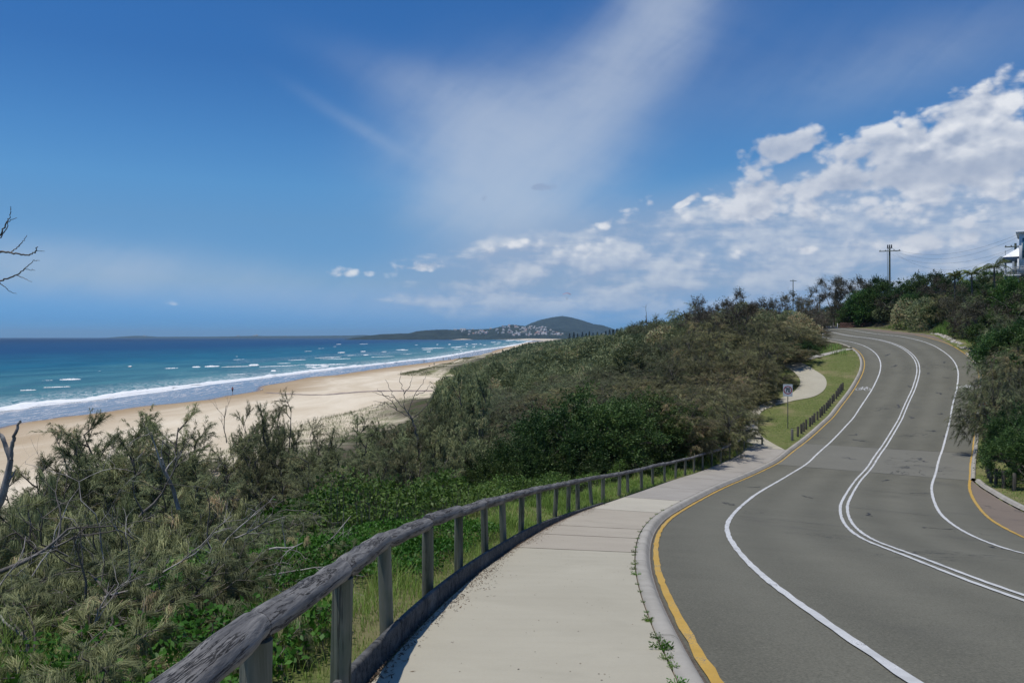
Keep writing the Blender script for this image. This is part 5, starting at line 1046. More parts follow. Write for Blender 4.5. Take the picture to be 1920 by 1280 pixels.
for i, (px, py, d) in enumerate([(40, 1190, 5.6), (110, 1120, 6.6), (170, 1180, 5.9), (215, 1090, 7.4), (275, 1190, 5.8), (330, 1150, 6.6), (60, 1080, 7.5), (140, 1050, 8.3), (300, 1070, 8.0), (380, 1090, 7.6), (400, 1040, 9.0), (250, 1010, 9.4), (480, 1050, 9.6), (520, 960, 13)]):
    dead('dead_branch', ('thin grey', 'fine bleached', 'crooked brown', 'forked grey', 'short pale', 'wiry dark', 'long bare')[i % 7] + ' twigs among the low she-oaks, ' + ('bottom left corner', 'above the bottom left corner', 'below the tallest bush', 'left of the near log rail', 'near the middle posts')[min(4, px // 105)] + ('' if i % 2 else ', lying flat'), tuple(wp(px, py, d)), (rq.uniform(-1, 1), rq.uniform(-.4, .4), rq.uniform(.0, .6)), rq.uniform(.6, 1.1), rq.uniform(.007, .014), 200 + i, M_DEAD if i % 3 == 0 else M_TWIG, 3, .7, .5)
# ------------------------------------------------------------------ land side trees
RT = [('gum', 1565, 520, 150, 3.6, 'open grey-leaved gum at the left end of the hill trees'), ('gum', 1600, 518, 152, 3.8, 'open grey-leaved gum with tufted top, right of the skyline gap'), ('grey', 1585, 555, 146, 3.2, 'grey tree under the two open gums'), ('broadfar', 1650, 520, 150, 2.6, 'small dark round tree left of the power pole'),
      ('bright', 1625, 545, 140, 3.6, 'bright green dome shaped tree above the retaining wall'), ('bright', 1650, 532, 138, 3.4, 'bright green tree top left of the power pole'), ('broadfar', 1600, 572, 143, 3.0, 'dark green tree directly above the retaining wall'), ('bright', 1605, 560, 145, 2.4, 'green tree left of the bright dome'),
      ('grey', 1682, 548, 124, 3.0, 'grey-purple leafless looking tree below the power pole'), ('grey', 1665, 570, 127, 2.2, 'small grey tree left of the leafless looking one'), ('broadfar', 1715, 520, 124, 3.6, 'dark green tree right of the power pole'), ('broadfar', 1745, 512, 120, 3.4, 'dark green tree on the hill crest behind the wires'),
      ('broadfar', 1735, 545, 114, 3.0, 'dark tree with open trunks at the foot of the hill'), ('grey', 1765, 520, 112, 3.3, 'grey-green tree in the middle of the hill'), ('broadfar', 1785, 512, 118, 3.2, 'dark green crest tree left of the small palm'), ('midb', 1775, 550, 104, 3.0, 'brownish tree with open trunks above the verge'),
      ('grey', 1812, 536, 98, 3.2, 'grey bushy tree below the small palm'), ('broadfar', 1842, 532, 104, 2.9, 'round dark tree below the tall palm'), ('mid', 1845, 555, 92, 2.8, 'she-oak on the slope below the tall palm'), ('broadfar', 1885, 534, 92, 3.2, 'dark green tree just below the white house'),
      ('bright', 1915, 520, 84, 2.8, 'bright green tree at the right edge below the house'), ('grey', 1875, 545, 82, 3.0, 'grey-green tree on the right hand slope'), ('broadfar', 1872, 590, 80, 2.5, 'dark green tree beside the grassy verge'), ('mid', 1905, 570, 72, 2.8, 'she-oak at the right edge, upper slope'),
      ('broadfar', 1895, 605, 68, 2.7, 'dark green tree at the right edge, middle slope'), ('broadfar', 1889, 635, 70, 1.9, 'dark low tree at the bend of the right verge'), ('mid', 1885, 660, 56, 2.6, 'grey-green she-oak right of the right hand kerb'), ('midb', 1925, 650, 54, 2.8, 'she-oak cut by the right edge of the picture'),
      ('mid', 1868, 678, 46.5, 2.1, 'she-oak whose branches hang over the right edge line'), ('mid', 1920, 720, 46, 2.4, 'low she-oak behind the glossy bush at right'), ('broad', 1903, 765, 41.5, 1.6, 'glossy dark green bush behind the right hand bollards'), ('broad', 1935, 800, 38.5, 1.7, 'glossy bush cut by the right edge'),
      ('grey', 1700, 575, 120, 2.2, 'low grey scrub tree at the edge of the upper verge'), ('broadfar', 1755, 570, 106, 2.2, 'shaded bush under the open trunked trees'), ('grey', 1812, 575, 93, 2.0, 'low grey shrub above the tall verge grass'), ('broadfar', 1960, 600, 66, 3.0, 'dark tree just outside the right edge'), ('broadfar', 1960, 520, 80, 3.4, 'tree beside the house outside the frame')]
for k, px, py, d, R, lb_ in RT: tree_px(k, px, py, d * (1.075 if 1660 < px < 1800 else 1.0), R, lb_, name={'gum': 'gum_tree', 'mid': SO, 'midb': SO, 'broad': 'broadleaf_bush'}.get(k, 'hillside_tree'), cat='bush' if k == 'broad' else 'tree')
for px, py, d, R, k, lb_ in [(1548, 590, 175, 3.4, 'grey', 'grey-green tree where the road vanishes'), (1560, 575, 190, 3.6, 'broadfar', 'dark tree behind the crest of the road'), (1535, 580, 185, 3.2, 'mid', 'she-oak behind the crest, left of the white car'), (1575, 585, 172, 2.6, 'mid', 'low she-oak above the white car'), (1590, 592, 168, 2.4, 'broadfar', 'dark shrub left of the retaining wall')]:
    tree_px(k, px, py, d, R, lb_, name='hillside_tree')
# trees further back on the hill so it is not bare from another position
for i in range(46):
    s = rgt.uniform(5, 150); l_ = rgt.uniform(17, 36) + (8 if s < 45 else 0); p = fr(s, l_)
    if CX + F * p[0] / max(p[1], 1) > 2400 or p[1] < 12: continue
    k = ['broadfar', 'grey', 'mid'][i % 3]; tree(k, p[0], p[1], rgt.uniform(3.0, 4.6), rgt.uniform(2.4, 3.2), {'broadfar': 'dark green', 'grey': 'grey-leaved', 'mid': 'olive'}[k] + ' tree covering the hill, ' + ('upper end' if s > 100 else 'middle' if s > 60 else 'near the camera'), 'tree', 'trees covering the hill', 'hillside_tree')
# ------------------------------------------------------------------ signs
M_GALV = plain('galvanised_steel', (.32, .33, .33), .5, .7, .15, 30); M_SIGNW = plain('sign_white', (.68, .68, .67), .45, var=.05, scale=12); M_SIGNR = plain('sign_red', (.42, .02, .025), .45, var=.08, scale=12); M_BLACK = plain('sign_black', (.015, .015, .016), .5)
M_POLEG = plain('sign_pole_grey', (.14, .15, .14), .6, .4, .2, 30)
def text_geo(txt, size, y0, mat, bold=.0):
    cu = bpy.data.curves.new('lettering', 'FONT'); cu.body = txt; cu.size = size; cu.align_x = 'CENTER'; cu.align_y = 'CENTER'; cu.extrude = .001; cu.offset = bold
    ob = bpy.data.objects.new('lettering', cu); link(ob); dg = bpy.context.evaluated_depsgraph_get(); me = bpy.data.meshes.new_from_object(ob.evaluated_get(dg)); bpy.data.objects.remove(ob); me.materials.clear(); me.materials.append(mat)
    return bpy.data.objects.new('speed_number', me)
def speed_sign(x, y, z, w, h, ph, label, face, number):
    root = empty('speed_sign', (x, y, z), face); tag(root, label, 'road sign')
    g = Geo(); tubes(g, np.array([[0, .03, -.4], [0, .03, ph + h * .9]]), np.array([.03, .03]), 10, caps=True); g.obj('pole', M_POLEG, root)
    g = Geo(); c_ = .05; pr = []
    for cx, cz, a0 in ((w / 2 - c_, h - c_, 0), (-w / 2 + c_, h - c_, 90), (-w / 2 + c_, c_, 180), (w / 2 - c_, c_, 270)):
        for a in np.radians(np.linspace(a0, a0 + 90, 5)): pr.append((cx + c_ * cos(a), cz + c_ * sin(a)))
    n = len(pr); V = [(p, -.004, q + ph) for p, q in pr] + [(p, .0, q + ph) for p, q in pr]; g.add(V, [tuple(range(n))]); g.add(V, [tuple(range(2 * n - 1, n - 1, -1))]); g.add(V, [(i, n + i, n + (i + 1) % n, (i + 1) % n) for i in range(n)]); pl_ = g.obj('plate', M_SIGNW, root)
    g = Geo(); R1 = w * .455; R0 = w * .36; cz = ph + h * .52; a = np.linspace(0, 2 * pi, 49); V = np.stack([np.stack([R0 * np.cos(a), 0 * a - .007, cz + R0 * np.sin(a)], 1), np.stack([R1 * np.cos(a), 0 * a - .007, cz + R1 * np.sin(a)], 1)], 1); g.add(V.reshape(-1, 3), grid_faces(49, 2)); g.obj('red_ring', M_SIGNR, root)
    if number:
        t_ = text_geo(number, w * .56, 0, M_BLACK, .012); link(t_, root); t_.location = (0, -.009, cz - .01); t_.rotation_euler = (radians(90), 0, 0); t_.scale = (.9, 1.15, 1)
    return root
x, y = 20.2, 58.32; zg = gz(x, y); speed_sign(x, y, zg, .66, .90, (HY - 743) / F * y - zg, 'white speed limit sign reading 70 in a red ring, on the small lawn', radians(-19), '70')
x, y = wp(1845, 765, 50.5)[:2]; zg = gz(x, y); r_ = speed_sign(x, y, zg, .62, .80, (HY - 777) / F * y - zg, 'white sign with red ring half hidden behind the she-oak branches at right', radians(-30), None)
g = Geo(); w_ = .62; cz = (HY - 777) / F * y - zg + .80 * .52; rgs = w_ * .40; add_box(g, (0, -.009, cz), (w_ * .78, .003, .05), R=np.array([[cos(-.78), 0, sin(-.78)], [0, 1, 0], [-sin(-.78), 0, cos(-.78)]])); g.obj('red_bar', M_SIGNR, r_)
g = Geo(); add_box(g, (-.02, -.0085, cz), (.26, .002, .08)); add_box(g, (.08, -.0085, cz + .06), (.12, .002, .07)); g.obj('black_symbol', M_BLACK, r_)
# guide posts
M_GP = plain('guide_post_white', (.72, .72, .70), .5, var=.06); M_RED = plain('red_reflector', (.5, .03, .02), .3)
for x, y, lb_ in ((41.3, 105.8, 'white roadside guide post on the left, by the she-oaks near the crest'), (55.8, 136.5, 'white roadside guide post left of the retaining wall'), (42.9, 71.9, 'white guide post behind the right kerb, above the she-oak')):
    z = gz(x, y); root = empty('guide_post', (x, y, z), radians(-20)); tag(root, lb_, 'guide post')
    g = Geo(); add_box(g, (0, 0, .35), (.11, .03, 1.15), taper=.92); g.obj('post', M_GP, root); g = Geo(); add_box(g, (0, -.018, .76), (.06, .008, .12)); g.obj('reflector', M_RED, root)
# retaining wall of stacked blocks
M_BLOCK = plain('brown_block', (.15, .085, .065), .9, var=.35, scale=1.3, bmp=.6); g = Geo(); a = np.array([57.9, 140.6]); b_ = np.array([63.2, 137.6]); L = np.linalg.norm(b_ - a); d = (b_ - a) / L; za = 1.35; rw_ = np.random.default_rng(6)
root = empty('retaining_wall', (a[0], a[1], za), math.atan2(d[1], d[0])); tag(root, 'low brown block retaining wall under the bright green tree at the top of the road', 'retaining wall')
for r in range(5):
    x = -(.22 if r % 2 else 0)
    while x < L: add_box(g, (x + .22, r * .05 + rw_.normal(0, .01), .12 + r * .25), (.41, .3, .20), mi=0); x += .44
g.obj('block_courses', M_BLOCK, root); g = Geo(); add_box(g, (L / 2, .25, .55), (L, .25, 1.15)); g.obj('backing', plain('wall_core', (.10, .07, .055), .95), root)
# white rubble and shrubby grass along the outer edge
g = Geo(); M_ROCK = plain('pale_rubble', (.45, .42, .37), .9, var=.25, scale=5, bmp=.6); rr_ = np.random.default_rng(14)
for i in range(150):
    s = rr_.uniform(95, 124); l_ = float(np.interp(s, [95, 104, 110, 118, 124], [5.35, 5.3, 5.9, 7.3, 8.3])) + rr_.uniform(.0, .8); p = fr(s, l_, 0); p[2] = gz(p[0], p[1]) + .02; k = rr_.uniform(.05, .2)
    V = np.array([(-1, -1, -.6), (1, -1, -.6), (1, 1, -.6), (-1, 1, -.6), (-.7, -.7, .6), (.8, -.6, .5), (.6, .8, .6), (-.7, .6, .4)]) * k * rr_.uniform(.7, 1.2, (8, 1)) + p
    g.add(V, [(0, 3, 2, 1), (4, 5, 6, 7), (0, 1, 5, 4), (1, 2, 6, 5), (2, 3, 7, 6), (3, 0, 4, 7)])
tag(g.obj('rubble', M_ROCK), kind='stuff')
# ------------------------------------------------------------------ power line
M_PPOLE = bark('power_pole_wood', (.10, .115, .085), (.20, .22, .17)); M_STEEL = plain('dark_fittings', (.05, .052, .055), .5, .3)
def power_pole(px, pyt, d, label, r=.17, arm=2.9, ang=0.0, fit=True, base_py=None):
    top = wp(px, pyt, d); zb = gz(top[0], top[1]) if base_py is None else (HY - base_py) / F * d; root = empty('power_pole', (top[0], top[1], zb), ang); tag(root, label, 'power pole'); H = top[2] - zb
    g = Geo(); tubes(g, np.array([[0, 0, -.8], [0, 0, H * .5], [0, 0, H]]), np.array([r * 1.15, r, r * .82]), 12, caps=True); g.obj('pole', M_PPOLE, root)
    g = Geo(); add_box(g, (0, -.2, H - .45), (arm, .11, .14)); g.obj('crossarm', M_PPOLE, root)
    for k in (-.45, -.2, .2, .45):
        g = Geo(); tubes(g, np.array([[k * arm, -.2, H - .40], [k * arm, -.2, H - .32], [k * arm, -.2, H - .22]]), np.array([.05, .075, .03]), 8, caps=True); g.obj('insulator', M_STEEL, root)
    if fit:
        for k in (-.30, 0, .30):
            g = Geo(); tubes(g, np.array([[k, -.05, H + .1], [k, -.05, H + .3], [k, -.05, H + .62], [k, -.05, H + .7]]), np.array([.09, .11, .09, .05]), 8, caps=True); g.obj('fuse', M_STEEL, root)
        g = Geo(); add_box(g, (0, -.05, H + .08), (.85, .14, .10)); add_box(g, (-.2, 0, H + .02), (.06, .06, .2)); add_box(g, (.2, 0, H + .02), (.06, .06, .2)); g.obj('bracket', M_STEEL, root)
        g = Geo(); tubes(g, crom(np.array([[-.30, -.05, H + .1], [-.38, -.08, H - .6], [-.36, -.1, H - 2], [-.30, -.05, H * .35], [-.28, 0, -.3]]), 6), np.full(25, .035), 6); tubes(g, crom(np.array([[.30, -.05, H + .1], [.55, -.2, H - .1], [.9, -.2, H - .3]]), 6), np.full(13, .02), 5); g.obj('cable', M_STEEL, root)
    return top
T1 = power_pole(1668, 466, 140, 'tall wooden power pole with three black fuses above the hill trees', ang=radians(-22), arm=3.4)
T2 = power_pole(1904, 456, 104, 'power pole with a crossarm behind the white house', r=.16, arm=2.4, ang=radians(-30), fit=False)
T3 = power_pole(1487, 524, 240, 'distant thin power pole above the left skyline', r=.13, arm=1.9, fit=False, base_py=575)
T4 = power_pole(1537, 552, 270, 'far power pole in the skyline gap', r=.2, arm=2.0, fit=False, base_py=600)
def wire(a, b_, sag, name='power_line', label=None, r=.010):
    u = np.linspace(0, 1, 40)[:, None]; P = a * (1 - u) + b_ * u; P[:, 2] -= (4 * sag * u * (1 - u))[:, 0]; g = Geo(); tubes(g, P, np.full(40, r), 4); return tag(g.obj(name, M_STEEL), label, 'power line')
E4 = wp(1990, 400, 88)
wire(T1 + [1.3, -.3, -.3], E4, 2.3, label='upper wire sagging from the tall power pole towards the house'); wire(T1 + [.5, -.2, -.35], E4 + [0, .8, -.2], 2.9, label='second wire just below the upper one')
wire(T1 + [1.0, -.2, -.9], T2 + [-.3, 0, -.6], 2.9, label='lowest wire between the two nearer poles'); wire(T1 + [.3, -.2, -1.1], wp(1960, 440, 95), 2.4, label='thin wire hanging between the others')
g = Geo(); m_ = wp(1885, 470, 140); tubes(g, np.array([m_ - [0, 0, 6], m_]), np.array([.05, .03]), 5); tag(g.obj('antenna_mast', M_STEEL), 'thin mast rising behind the tall palm', 'mast')
# ------------------------------------------------------------------ palms
def palm(px, pyt, d, R, label, seed, nf=15):
    rg = np.random.default_rng(seed); top = wp(px, pyt, d); zb = gz(top[0], top[1]); root = empty('palm_tree', (top[0], top[1], zb)); tag(root, label, 'palm'); H = top[2] - zb - R * .25
    g = Geo(); tubes(g, np.array([[0, 0, -.3], [.05, 0, H * .5], [0, 0, H]]), np.array([.16, .11, .09]), 9); g.obj('trunk', M_BARK, root); g = Geo()
    for i in range(nf):
        a = i / nf * 2 * pi + rg.normal(0, .15); el_ = rg.uniform(.1, 1.25); u = np.linspace(0, 1, 14); rr_ = R * rg.uniform(.85, 1.1)
        hx = rr_ * (u * cos(el_ * .55)); hz = rr_ * (u * sin(el_) * 1.0 - (u ** 2.6) * (.80 - .30 * el_)); D = np.array([cos(a), sin(a), 0]); P = D * hx[:, None] + np.array([0, 0, 1]) * (H + hz)[:, None]; tubes(g, P, np.linspace(.03, .008, 14), 3)
        sdv_ = np.array([-sin(a), cos(a), 0]); Q = np.repeat(P[1:], 4, 0); sg = np.tile([1, -1, 1, -1], 13)[:, None]; L_ = rr_ * .32 * np.repeat(np.sin(np.clip(u[1:] * 2.6 + .35, 0, pi * .93)), 4)[:, None]; dr = unit(sdv_ * sg * .85 + D * .45 + rg.normal(0, .1, (52, 3)) + [0, 0, -.35]); e_ = Q + dr * L_ - [0, 0, 1] * L_ * .3
        w_ = D * .045; g.add(np.stack([Q - w_, Q + w_, e_], 1).reshape(-1, 3), np.arange(52)[:, None] * 3 + np.array([[0, 1, 2]]), 0, np.clip(rg.normal(.5, .2, 52), 0, 1))
    g.obj('fronds', M_PALM, root)
palm(1864, 492, 98, 2.1, 'palm with arching fronds standing above the hill trees left of the house', 1); palm(1822, 508, 99, 1.5, 'smaller palm half sunk in the hill trees', 2); palm(1790, 512, 101, 1.1, 'low palm tuft on the crest left of the smaller palm', 3)
# ------------------------------------------------------------------ the white house at the right edge
M_HW = plain('house_white', (.72, .73, .73), .6, var=.04, scale=1); M_ROOF = plain('white_metal_roof', (.80, .81, .82), .45, var=.04, scale=2, stretch=(1, 8, 1)); M_FASC = plain('grey_fascia', (.22, .25, .28), .5); M_GLASS = plain('window_glass', (.05, .13, .17), .08, spec=.8, var=.1); M_RAILW = plain('railing_white', (.62, .64, .66), .5)
hd = 100.0; hx = wp(1911, 515, hd); root = empty('white_house', tuple(hx), radians(-34)); tag(root, 'white two storey house with verandah at the right edge, above the trees', 'house')
g = Geo(); add_box(g, (4.6, 3.2, 2.6), (9.2, 7, 5.2)); g.obj('wall', M_HW, root)
g = Geo(); add_box(g, (4.6, 3.2, 5.33), (9.9, 7.6, .26)); g.obj('roof', M_ROOF, root)
for i, (a_, b2) in enumerate(((.95, 1.2), (2.6, 1.4), (4.6, 1.6), (6.8, 1.6))):
    g = Geo(); add_box(g, (a_, -.33, 3.3), (b2 + .16, .05, 2.66)); f_ = g.obj('window', M_HW, root); g = Geo(); add_box(g, (a_, -.365, 3.3), (b2, .03, 2.5)); g.obj('pane', M_GLASS, f_)
g = Geo(); add_box(g, (-.85, 1.6, 2.02), (1.75, 3.6, .5)); g.obj('verandah_fascia', M_FASC, root)
g = Geo(); V = [(-1.78, -.25, 2.28), (.0, -.25, 2.28), (.0, 3.45, 2.28), (-1.78, 3.45, 2.28), (.0, .9, 3.55), (.0, 2.3, 3.55)]; g.add(V, [(0, 1, 4), (3, 5, 2)]); g.add(V, [(0, 4, 5, 3), (0, 3, 2, 1)]); g.obj('verandah_roof', M_ROOF, root)
for xx, yy in ((-.62, -.1), (-.1, -.12), (-1.6, 3.3)):
    g = Geo(); add_box(g, (xx, yy, 0.3), (.17 if xx > -.5 else .24, .17, 3.4)); g.obj('verandah_post', M_FASC if xx == -.62 else M_RAILW, root)
g = Geo(); add_box(g, (-.75, 1.6, -.08), (1.9, 3.8, .18)); g.obj('verandah_floor', M_HW, root)
g = Geo(); add_box(g, (-.75, -.28, 1.0), (1.75, .06, .06)); add_box(g, (-.75, -.28, .14), (1.75, .06, .05))
for k in range(18): add_box(g, (-1.6 + k * .1, -.28, .56), (.025, .03, .84))
add_box(g, (-1.62, 1.6, 1.0), (.06, 3.7, .06)); add_box(g, (3.2, -.45, 1.0), (6.2, .06, .06)); [add_box(g, (.15 + k * .12, -.45, .5), (.03, .03, .98)) for k in range(50)]
g.obj('balustrade', M_RAILW, root)
g = Geo(); [add_box(g, (xx, yy, -2.6), (.3, .3, 5.2)) for xx in (-1.4, 1.0, 4.5, 8.5) for yy in (.2, 3, 6)]; g.obj('stumps', M_FASC, root)
# ------------------------------------------------------------------ the car beyond the crest
M_CARW = plain('white_car_paint', (.74, .75, .76), .25, spec=.6, var=.02); M_TYRE = plain('tyre_rubber', (.02, .02, .021), .8); M_LAMP = plain('lamp_glass', (.5, .5, .5), .15); M_CG = plain('car_glass', (.02, .025, .03), .08, spec=.8)
def car(x, y, z, rz, label):
    root = empty('parked_car', (x, y, z), rz); tag(root, label, 'car')
    pr = [(-2.2, .38), (-2.25, .75), (-2.1, .95), (-1.2, 1.02), (-.75, 1.05), (1.6, 1.08), (2.1, .98), (2.2, .7), (2.15, .35)]; n = len(pr); V = []
    for yy, k in ((-.9, .94), (-.82, 1), (.82, 1), (.9, .94)): V += [(p * (1 if abs(yy) < .85 else .98), yy, q if abs(yy) < .85 else (q * .93 + .02)) for p, q in pr]
    g = Geo(); g.add(V, grid_faces(4, n)); g.add(V, [tuple(range(n))]); g.add(V, [tuple(range(4 * n - 1, 3 * n - 1, -1))]); g.obj('body', M_CARW, root)
    cb = [(-1.35, 1.0), (-.55, 1.47), (.9, 1.50), (1.75, 1.05)]; V = [(p, s_ * (.80 if q < 1.2 else .64), q) for s_ in (-1, 1) for p, q in cb]; g = Geo(); g.add(V, [(0, 1, 5, 4), (2, 3, 7, 6), (3, 2, 1, 0), (4, 5, 6, 7)]); g.obj('windows', M_CG, root)
    g = Geo(); add_box(g, (.18, 0, 1.49), (1.55, 1.30, .05), taper=.94); g.obj('roof', M_CARW, root)
    for xx in (-1.35, 1.35):
        for yy in (-.82, .82):
            g = Geo(); tubes(g, np.array([[xx, yy - .1, .33], [xx, yy + .1, .33]]), np.array([.33, .33]), 20, caps=True); w_ = g.obj('wheel', M_TYRE, root); g = Geo(); tubes(g, np.array([[xx, yy - .108, .33], [xx, yy + .108, .33]]), np.array([.2, .2]), 14, caps=True); g.obj('rim', M_GALV, w_)
    for yy in (-.62, .62): g = Geo(); add_box(g, (-2.2, yy, .72), (.1, .34, .14)); g.obj('headlight', M_LAMP, root)
cx_, cy_ = wp(1559, 616, 150)[:2]; car(cx_, cy_, (HY - 612) / F * cy_ - 1.50, radians(105), 'white car seen just over the crest of the road, only its roof showing')
# ------------------------------------------------------------------ the town on the headland
X_, H_, d0_, d1_, pk_, z0_ = HP
HW = [plain('far_wall_white', (.50, .49, .47), .8), plain('far_wall_cream', (.42, .35, .26), .8), plain('far_wall_grey', (.42, .42, .44), .8)]; HR = [plain('far_roof_grey', (.33, .34, .36), .8), plain('far_roof_terracotta', (.36, .17, .12), .8), plain('far_roof_pale', (.36, .36, .38), .8)]
rh = np.random.default_rng(33); DR = d0_ + (d1_ - d0_) * pk_
def on_head(px, py):
    """point on the sea-facing slope of the headland under a given line of sight"""
    for v in np.linspace(.02, pk_, 90):
        Y = d0_ + (d1_ - d0_) * v; x = (px - CX) / F * Y; hh = float(np.interp(x, X_, H_)); z = z0_ + hh * math.sin(v / pk_ * pi / 2) ** .8
        if z >= (HY - py) / F * Y: return x, Y, z
    return None
clusters = [(905, 626, 26, 3), (935, 621, 30, 4), (958, 614, 16, 3), (962, 624, 24, 4), (985, 617, 16, 3), (1000, 615, 18, 3.5), (1005, 622, 20, 4), (1020, 619, 16, 3.5), (1026, 625, 16, 3), (1040, 627, 16, 2), (890, 622, 20, 3), (862, 618, 24, 1.5), (975, 628, 30, 2), (1010, 628, 30, 1.5)]
cnt = 0
for i in range(150):
    c = clusters[i % len(clusters)]; px = c[0] + rh.normal(0, c[2] * .6); py = c[1] + rh.normal(0, c[3] * .6); r = on_head(px, py)
    if r is None or py > 630.5: continue
    x, y, z = r; w = rh.uniform(7, 15); dp = rh.uniform(8, 14); h = rh.uniform(4, 8); k = int(rh.choice(3, p=[.62, .22, .16])); kr = int(rh.choice(3, p=[.4, .22, .38]))
    g = Geo(); add_box(g, (0, 0, h / 2 - 3), (w, dp, h + 6), mi=0); rf = h * .28 + 1.2
    V = [(-w / 2 - .6, -dp / 2 - .6, h), (w / 2 + .6, -dp / 2 - .6, h), (w / 2 + .6, dp / 2 + .6, h), (-w / 2 - .6, dp / 2 + .6, h), (-w / 2 + 2, 0, h + rf), (w / 2 - 2, 0, h + rf)]
    g.add(V, [(0, 1, 5, 4), (2, 3, 4, 5)], 1); g.add(V, [(1, 2, 5), (3, 0, 4)], 1); g.add(V, [(0, 3, 2, 1)], 1)
    for q in range(int(w // 4)): add_box(g, (-w / 2 + 2.6 + q * 4, -dp / 2 - .02, h * .6), (2.0, .3, 1.8), mi=2)
    o = g.obj('house', [HW[k], HR[kr], M_GLASS]); o.location = (x, y, z); o.rotation_euler = (0, 0, rh.uniform(-.6, .6)); cnt += 1
    tag(o, ('white', 'cream', 'grey')[k] + ' house with ' + ('grey', 'terracotta', 'pale')[kr] + ' roof on the far headland, ' + ('left' if px < 945 else 'middle' if px < 1000 else 'right') + ' side', 'house', 'houses on the far headland')
for px, py, w, h, lb_ in ((983, 625, 34, 15, 'cream apartment block, biggest building near the water on the headland'), (868, 619.5, 40, 11, 'long pale resort building on the ridge of the headland'), (1010, 622.5, 26, 9, 'white apartment block in the middle of the far town')):
    r = on_head(px, py)
    if r is None: r = on_head(px, py + 1.5)
    if r is None: continue
    root = empty('apartment_building', r); tag(root, lb_, 'building'); g = Geo(); add_box(g, (0, 0, h / 2 - 4), (w, 16, h + 8)); g.obj('wall', HW[1 if px == 983 else 0], root); g = Geo(); add_box(g, (0, 0, h + .8), (w * .98, 15, 1.6), taper=.85); g.obj('roof', HR[0 if px != 868 else 1], root)
    for fl_ in range(int(h // 3)): g = Geo(); add_box(g, (0, -8.1, 1.6 + fl_ * 3), (w * .9, .3, 1.3)); g.obj('window', M_GLASS, root)
print('houses', cnt)
# low city far across the water
for px, w, h in ((258, 60, 18), (271, 26, 30), (447, 40, 26), (478, 60, 30), (482, 30, 40), (505, 70, 16), (535, 60, 20), (572, 90, 14), (600, 60, 18), (625, 50, 20), (655, 90, 16), (668, 40, 22)):
    Y = 12200; g = Geo(); add_box(g, (0, 0, h / 2), (w, 30, h), mi=0); add_box(g, (0, 0, h + 1.5), (w * .7, 20, 3), mi=1); o = g.obj('apartment_building', [HW[2] if px < 560 else HW[0], HR[0]]); o.location = ((px - CX) / F * Y, Y, -8 + (6 if px < 300 else 8)); tag(o, 'distant pale building on the far low coast across the water', 'building', 'buildings on the far coast')
# tall conifers behind the dunes
M_PINE = leafmat('dark_pine_needles', (.015, .028, .015), (.04, .06, .03)); pm = []
for v in range(2):
    r2 = np.random.default_rng(700 + v); gt = Geo(); tubes(gt, np.array([[0, 0, -3], [0, 0, 10], [0, 0, 21]]), np.array([.45, .3, .06]), 6); gc = Geo()
    for k in range(16):
        zc = 3.5 + k * 1.08; R = (1 - k / 17.5) * 3.6; n = 90; a = r2.uniform(0, 6.28, n); q = r2.uniform(.1, 1, n) ** .6; C = np.stack([np.cos(a) * R * q, np.sin(a) * R * q, zc + q * .5 + r2.normal(0, .12, n)], 1); leaves(gc, C, unit(C * [1, 1, 0] + [0, 0, .3]), 2, .8, .35, r2, .3, jit=.15)
    pm.append((gt.mesh('pine_trunk', [M_BARK]), gc.mesh('pine_crown', [M_PINE])))
for i, (px, pyt, d) in enumerate([(1068, 625, 1500), (1076, 622, 1350), (1083, 625, 1500), (1092, 622, 1400), (1099, 624, 1500), (1105, 621, 1300), (1112, 623.5, 1350), (1120, 622, 1250), (1128, 624, 1400), (1136, 620, 1150), (1143, 618, 1000), (1150, 617, 950), (1157, 615.5, 900), (1164, 616, 950)]):
    x = (px - CX) / F * d; zt = (HY - pyt) / F * d; root = empty('pine_tree', (x, d, zt - 21 * .9)); k = .9 * rh.uniform(.9, 1.1); root.scale = (k, k, .9); tm, cm = pm[i % 2]; link(bpy.data.objects.new('trunk', tm), root); link(bpy.data.objects.new('crown', cm), root); tag(root, 'dark conifer between dune scrub and mountain, ' + ('left' if i < 5 else 'middle' if i < 10 else 'right') + ' part of the row', 'tree', 'conifers below the mountain')
# ------------------------------------------------------------------ people on the beach
def skin_mesh(name, V, Ed, R, mats, sub=1):
    me = bpy.data.meshes.new(name); me.from_pydata(V, Ed, []); ob = bpy.data.objects.new(name, me); link(ob); m = ob.modifiers.new('skin', 'SKIN'); me.update()
    for i, r in enumerate(R): me.skin_vertices[0].data[i].radius = (r if isinstance(r, tuple) else (r, r))
    me.skin_vertices[0].data[0].use_root = True; s_ = ob.modifiers.new('sub', 'SUBSURF'); s_.levels = sub; s_.render_levels = sub
    dg = bpy.context.evaluated_depsgraph_get(); out = bpy.data.meshes.new_from_object(ob.evaluated_get(dg)); bpy.data.objects.remove(ob); out.materials.clear(); [out.materials.append(m_) for m_ in mats]
    for p in out.polygons: p.use_smooth = True
    return out
M_SKIN = [plain('skin_tanned', (.36, .20, .13), .6, var=.05), plain('skin_fair', (.50, .33, .25), .6, var=.05)]; M_HAIR = plain('hair_dark', (.03, .022, .018), .7)
CL = dict(black=plain('cloth_black', (.02, .02, .024), .9), red=plain('cloth_red', (.32, .04, .035), .9), teal=plain('cloth_teal', (.03, .30, .27), .9), white=plain('cloth_white', (.7, .7, .68), .9), navy=plain('cloth_navy', (.03, .05, .12), .9), grey=plain('cloth_grey', (.2, .2, .21), .9))
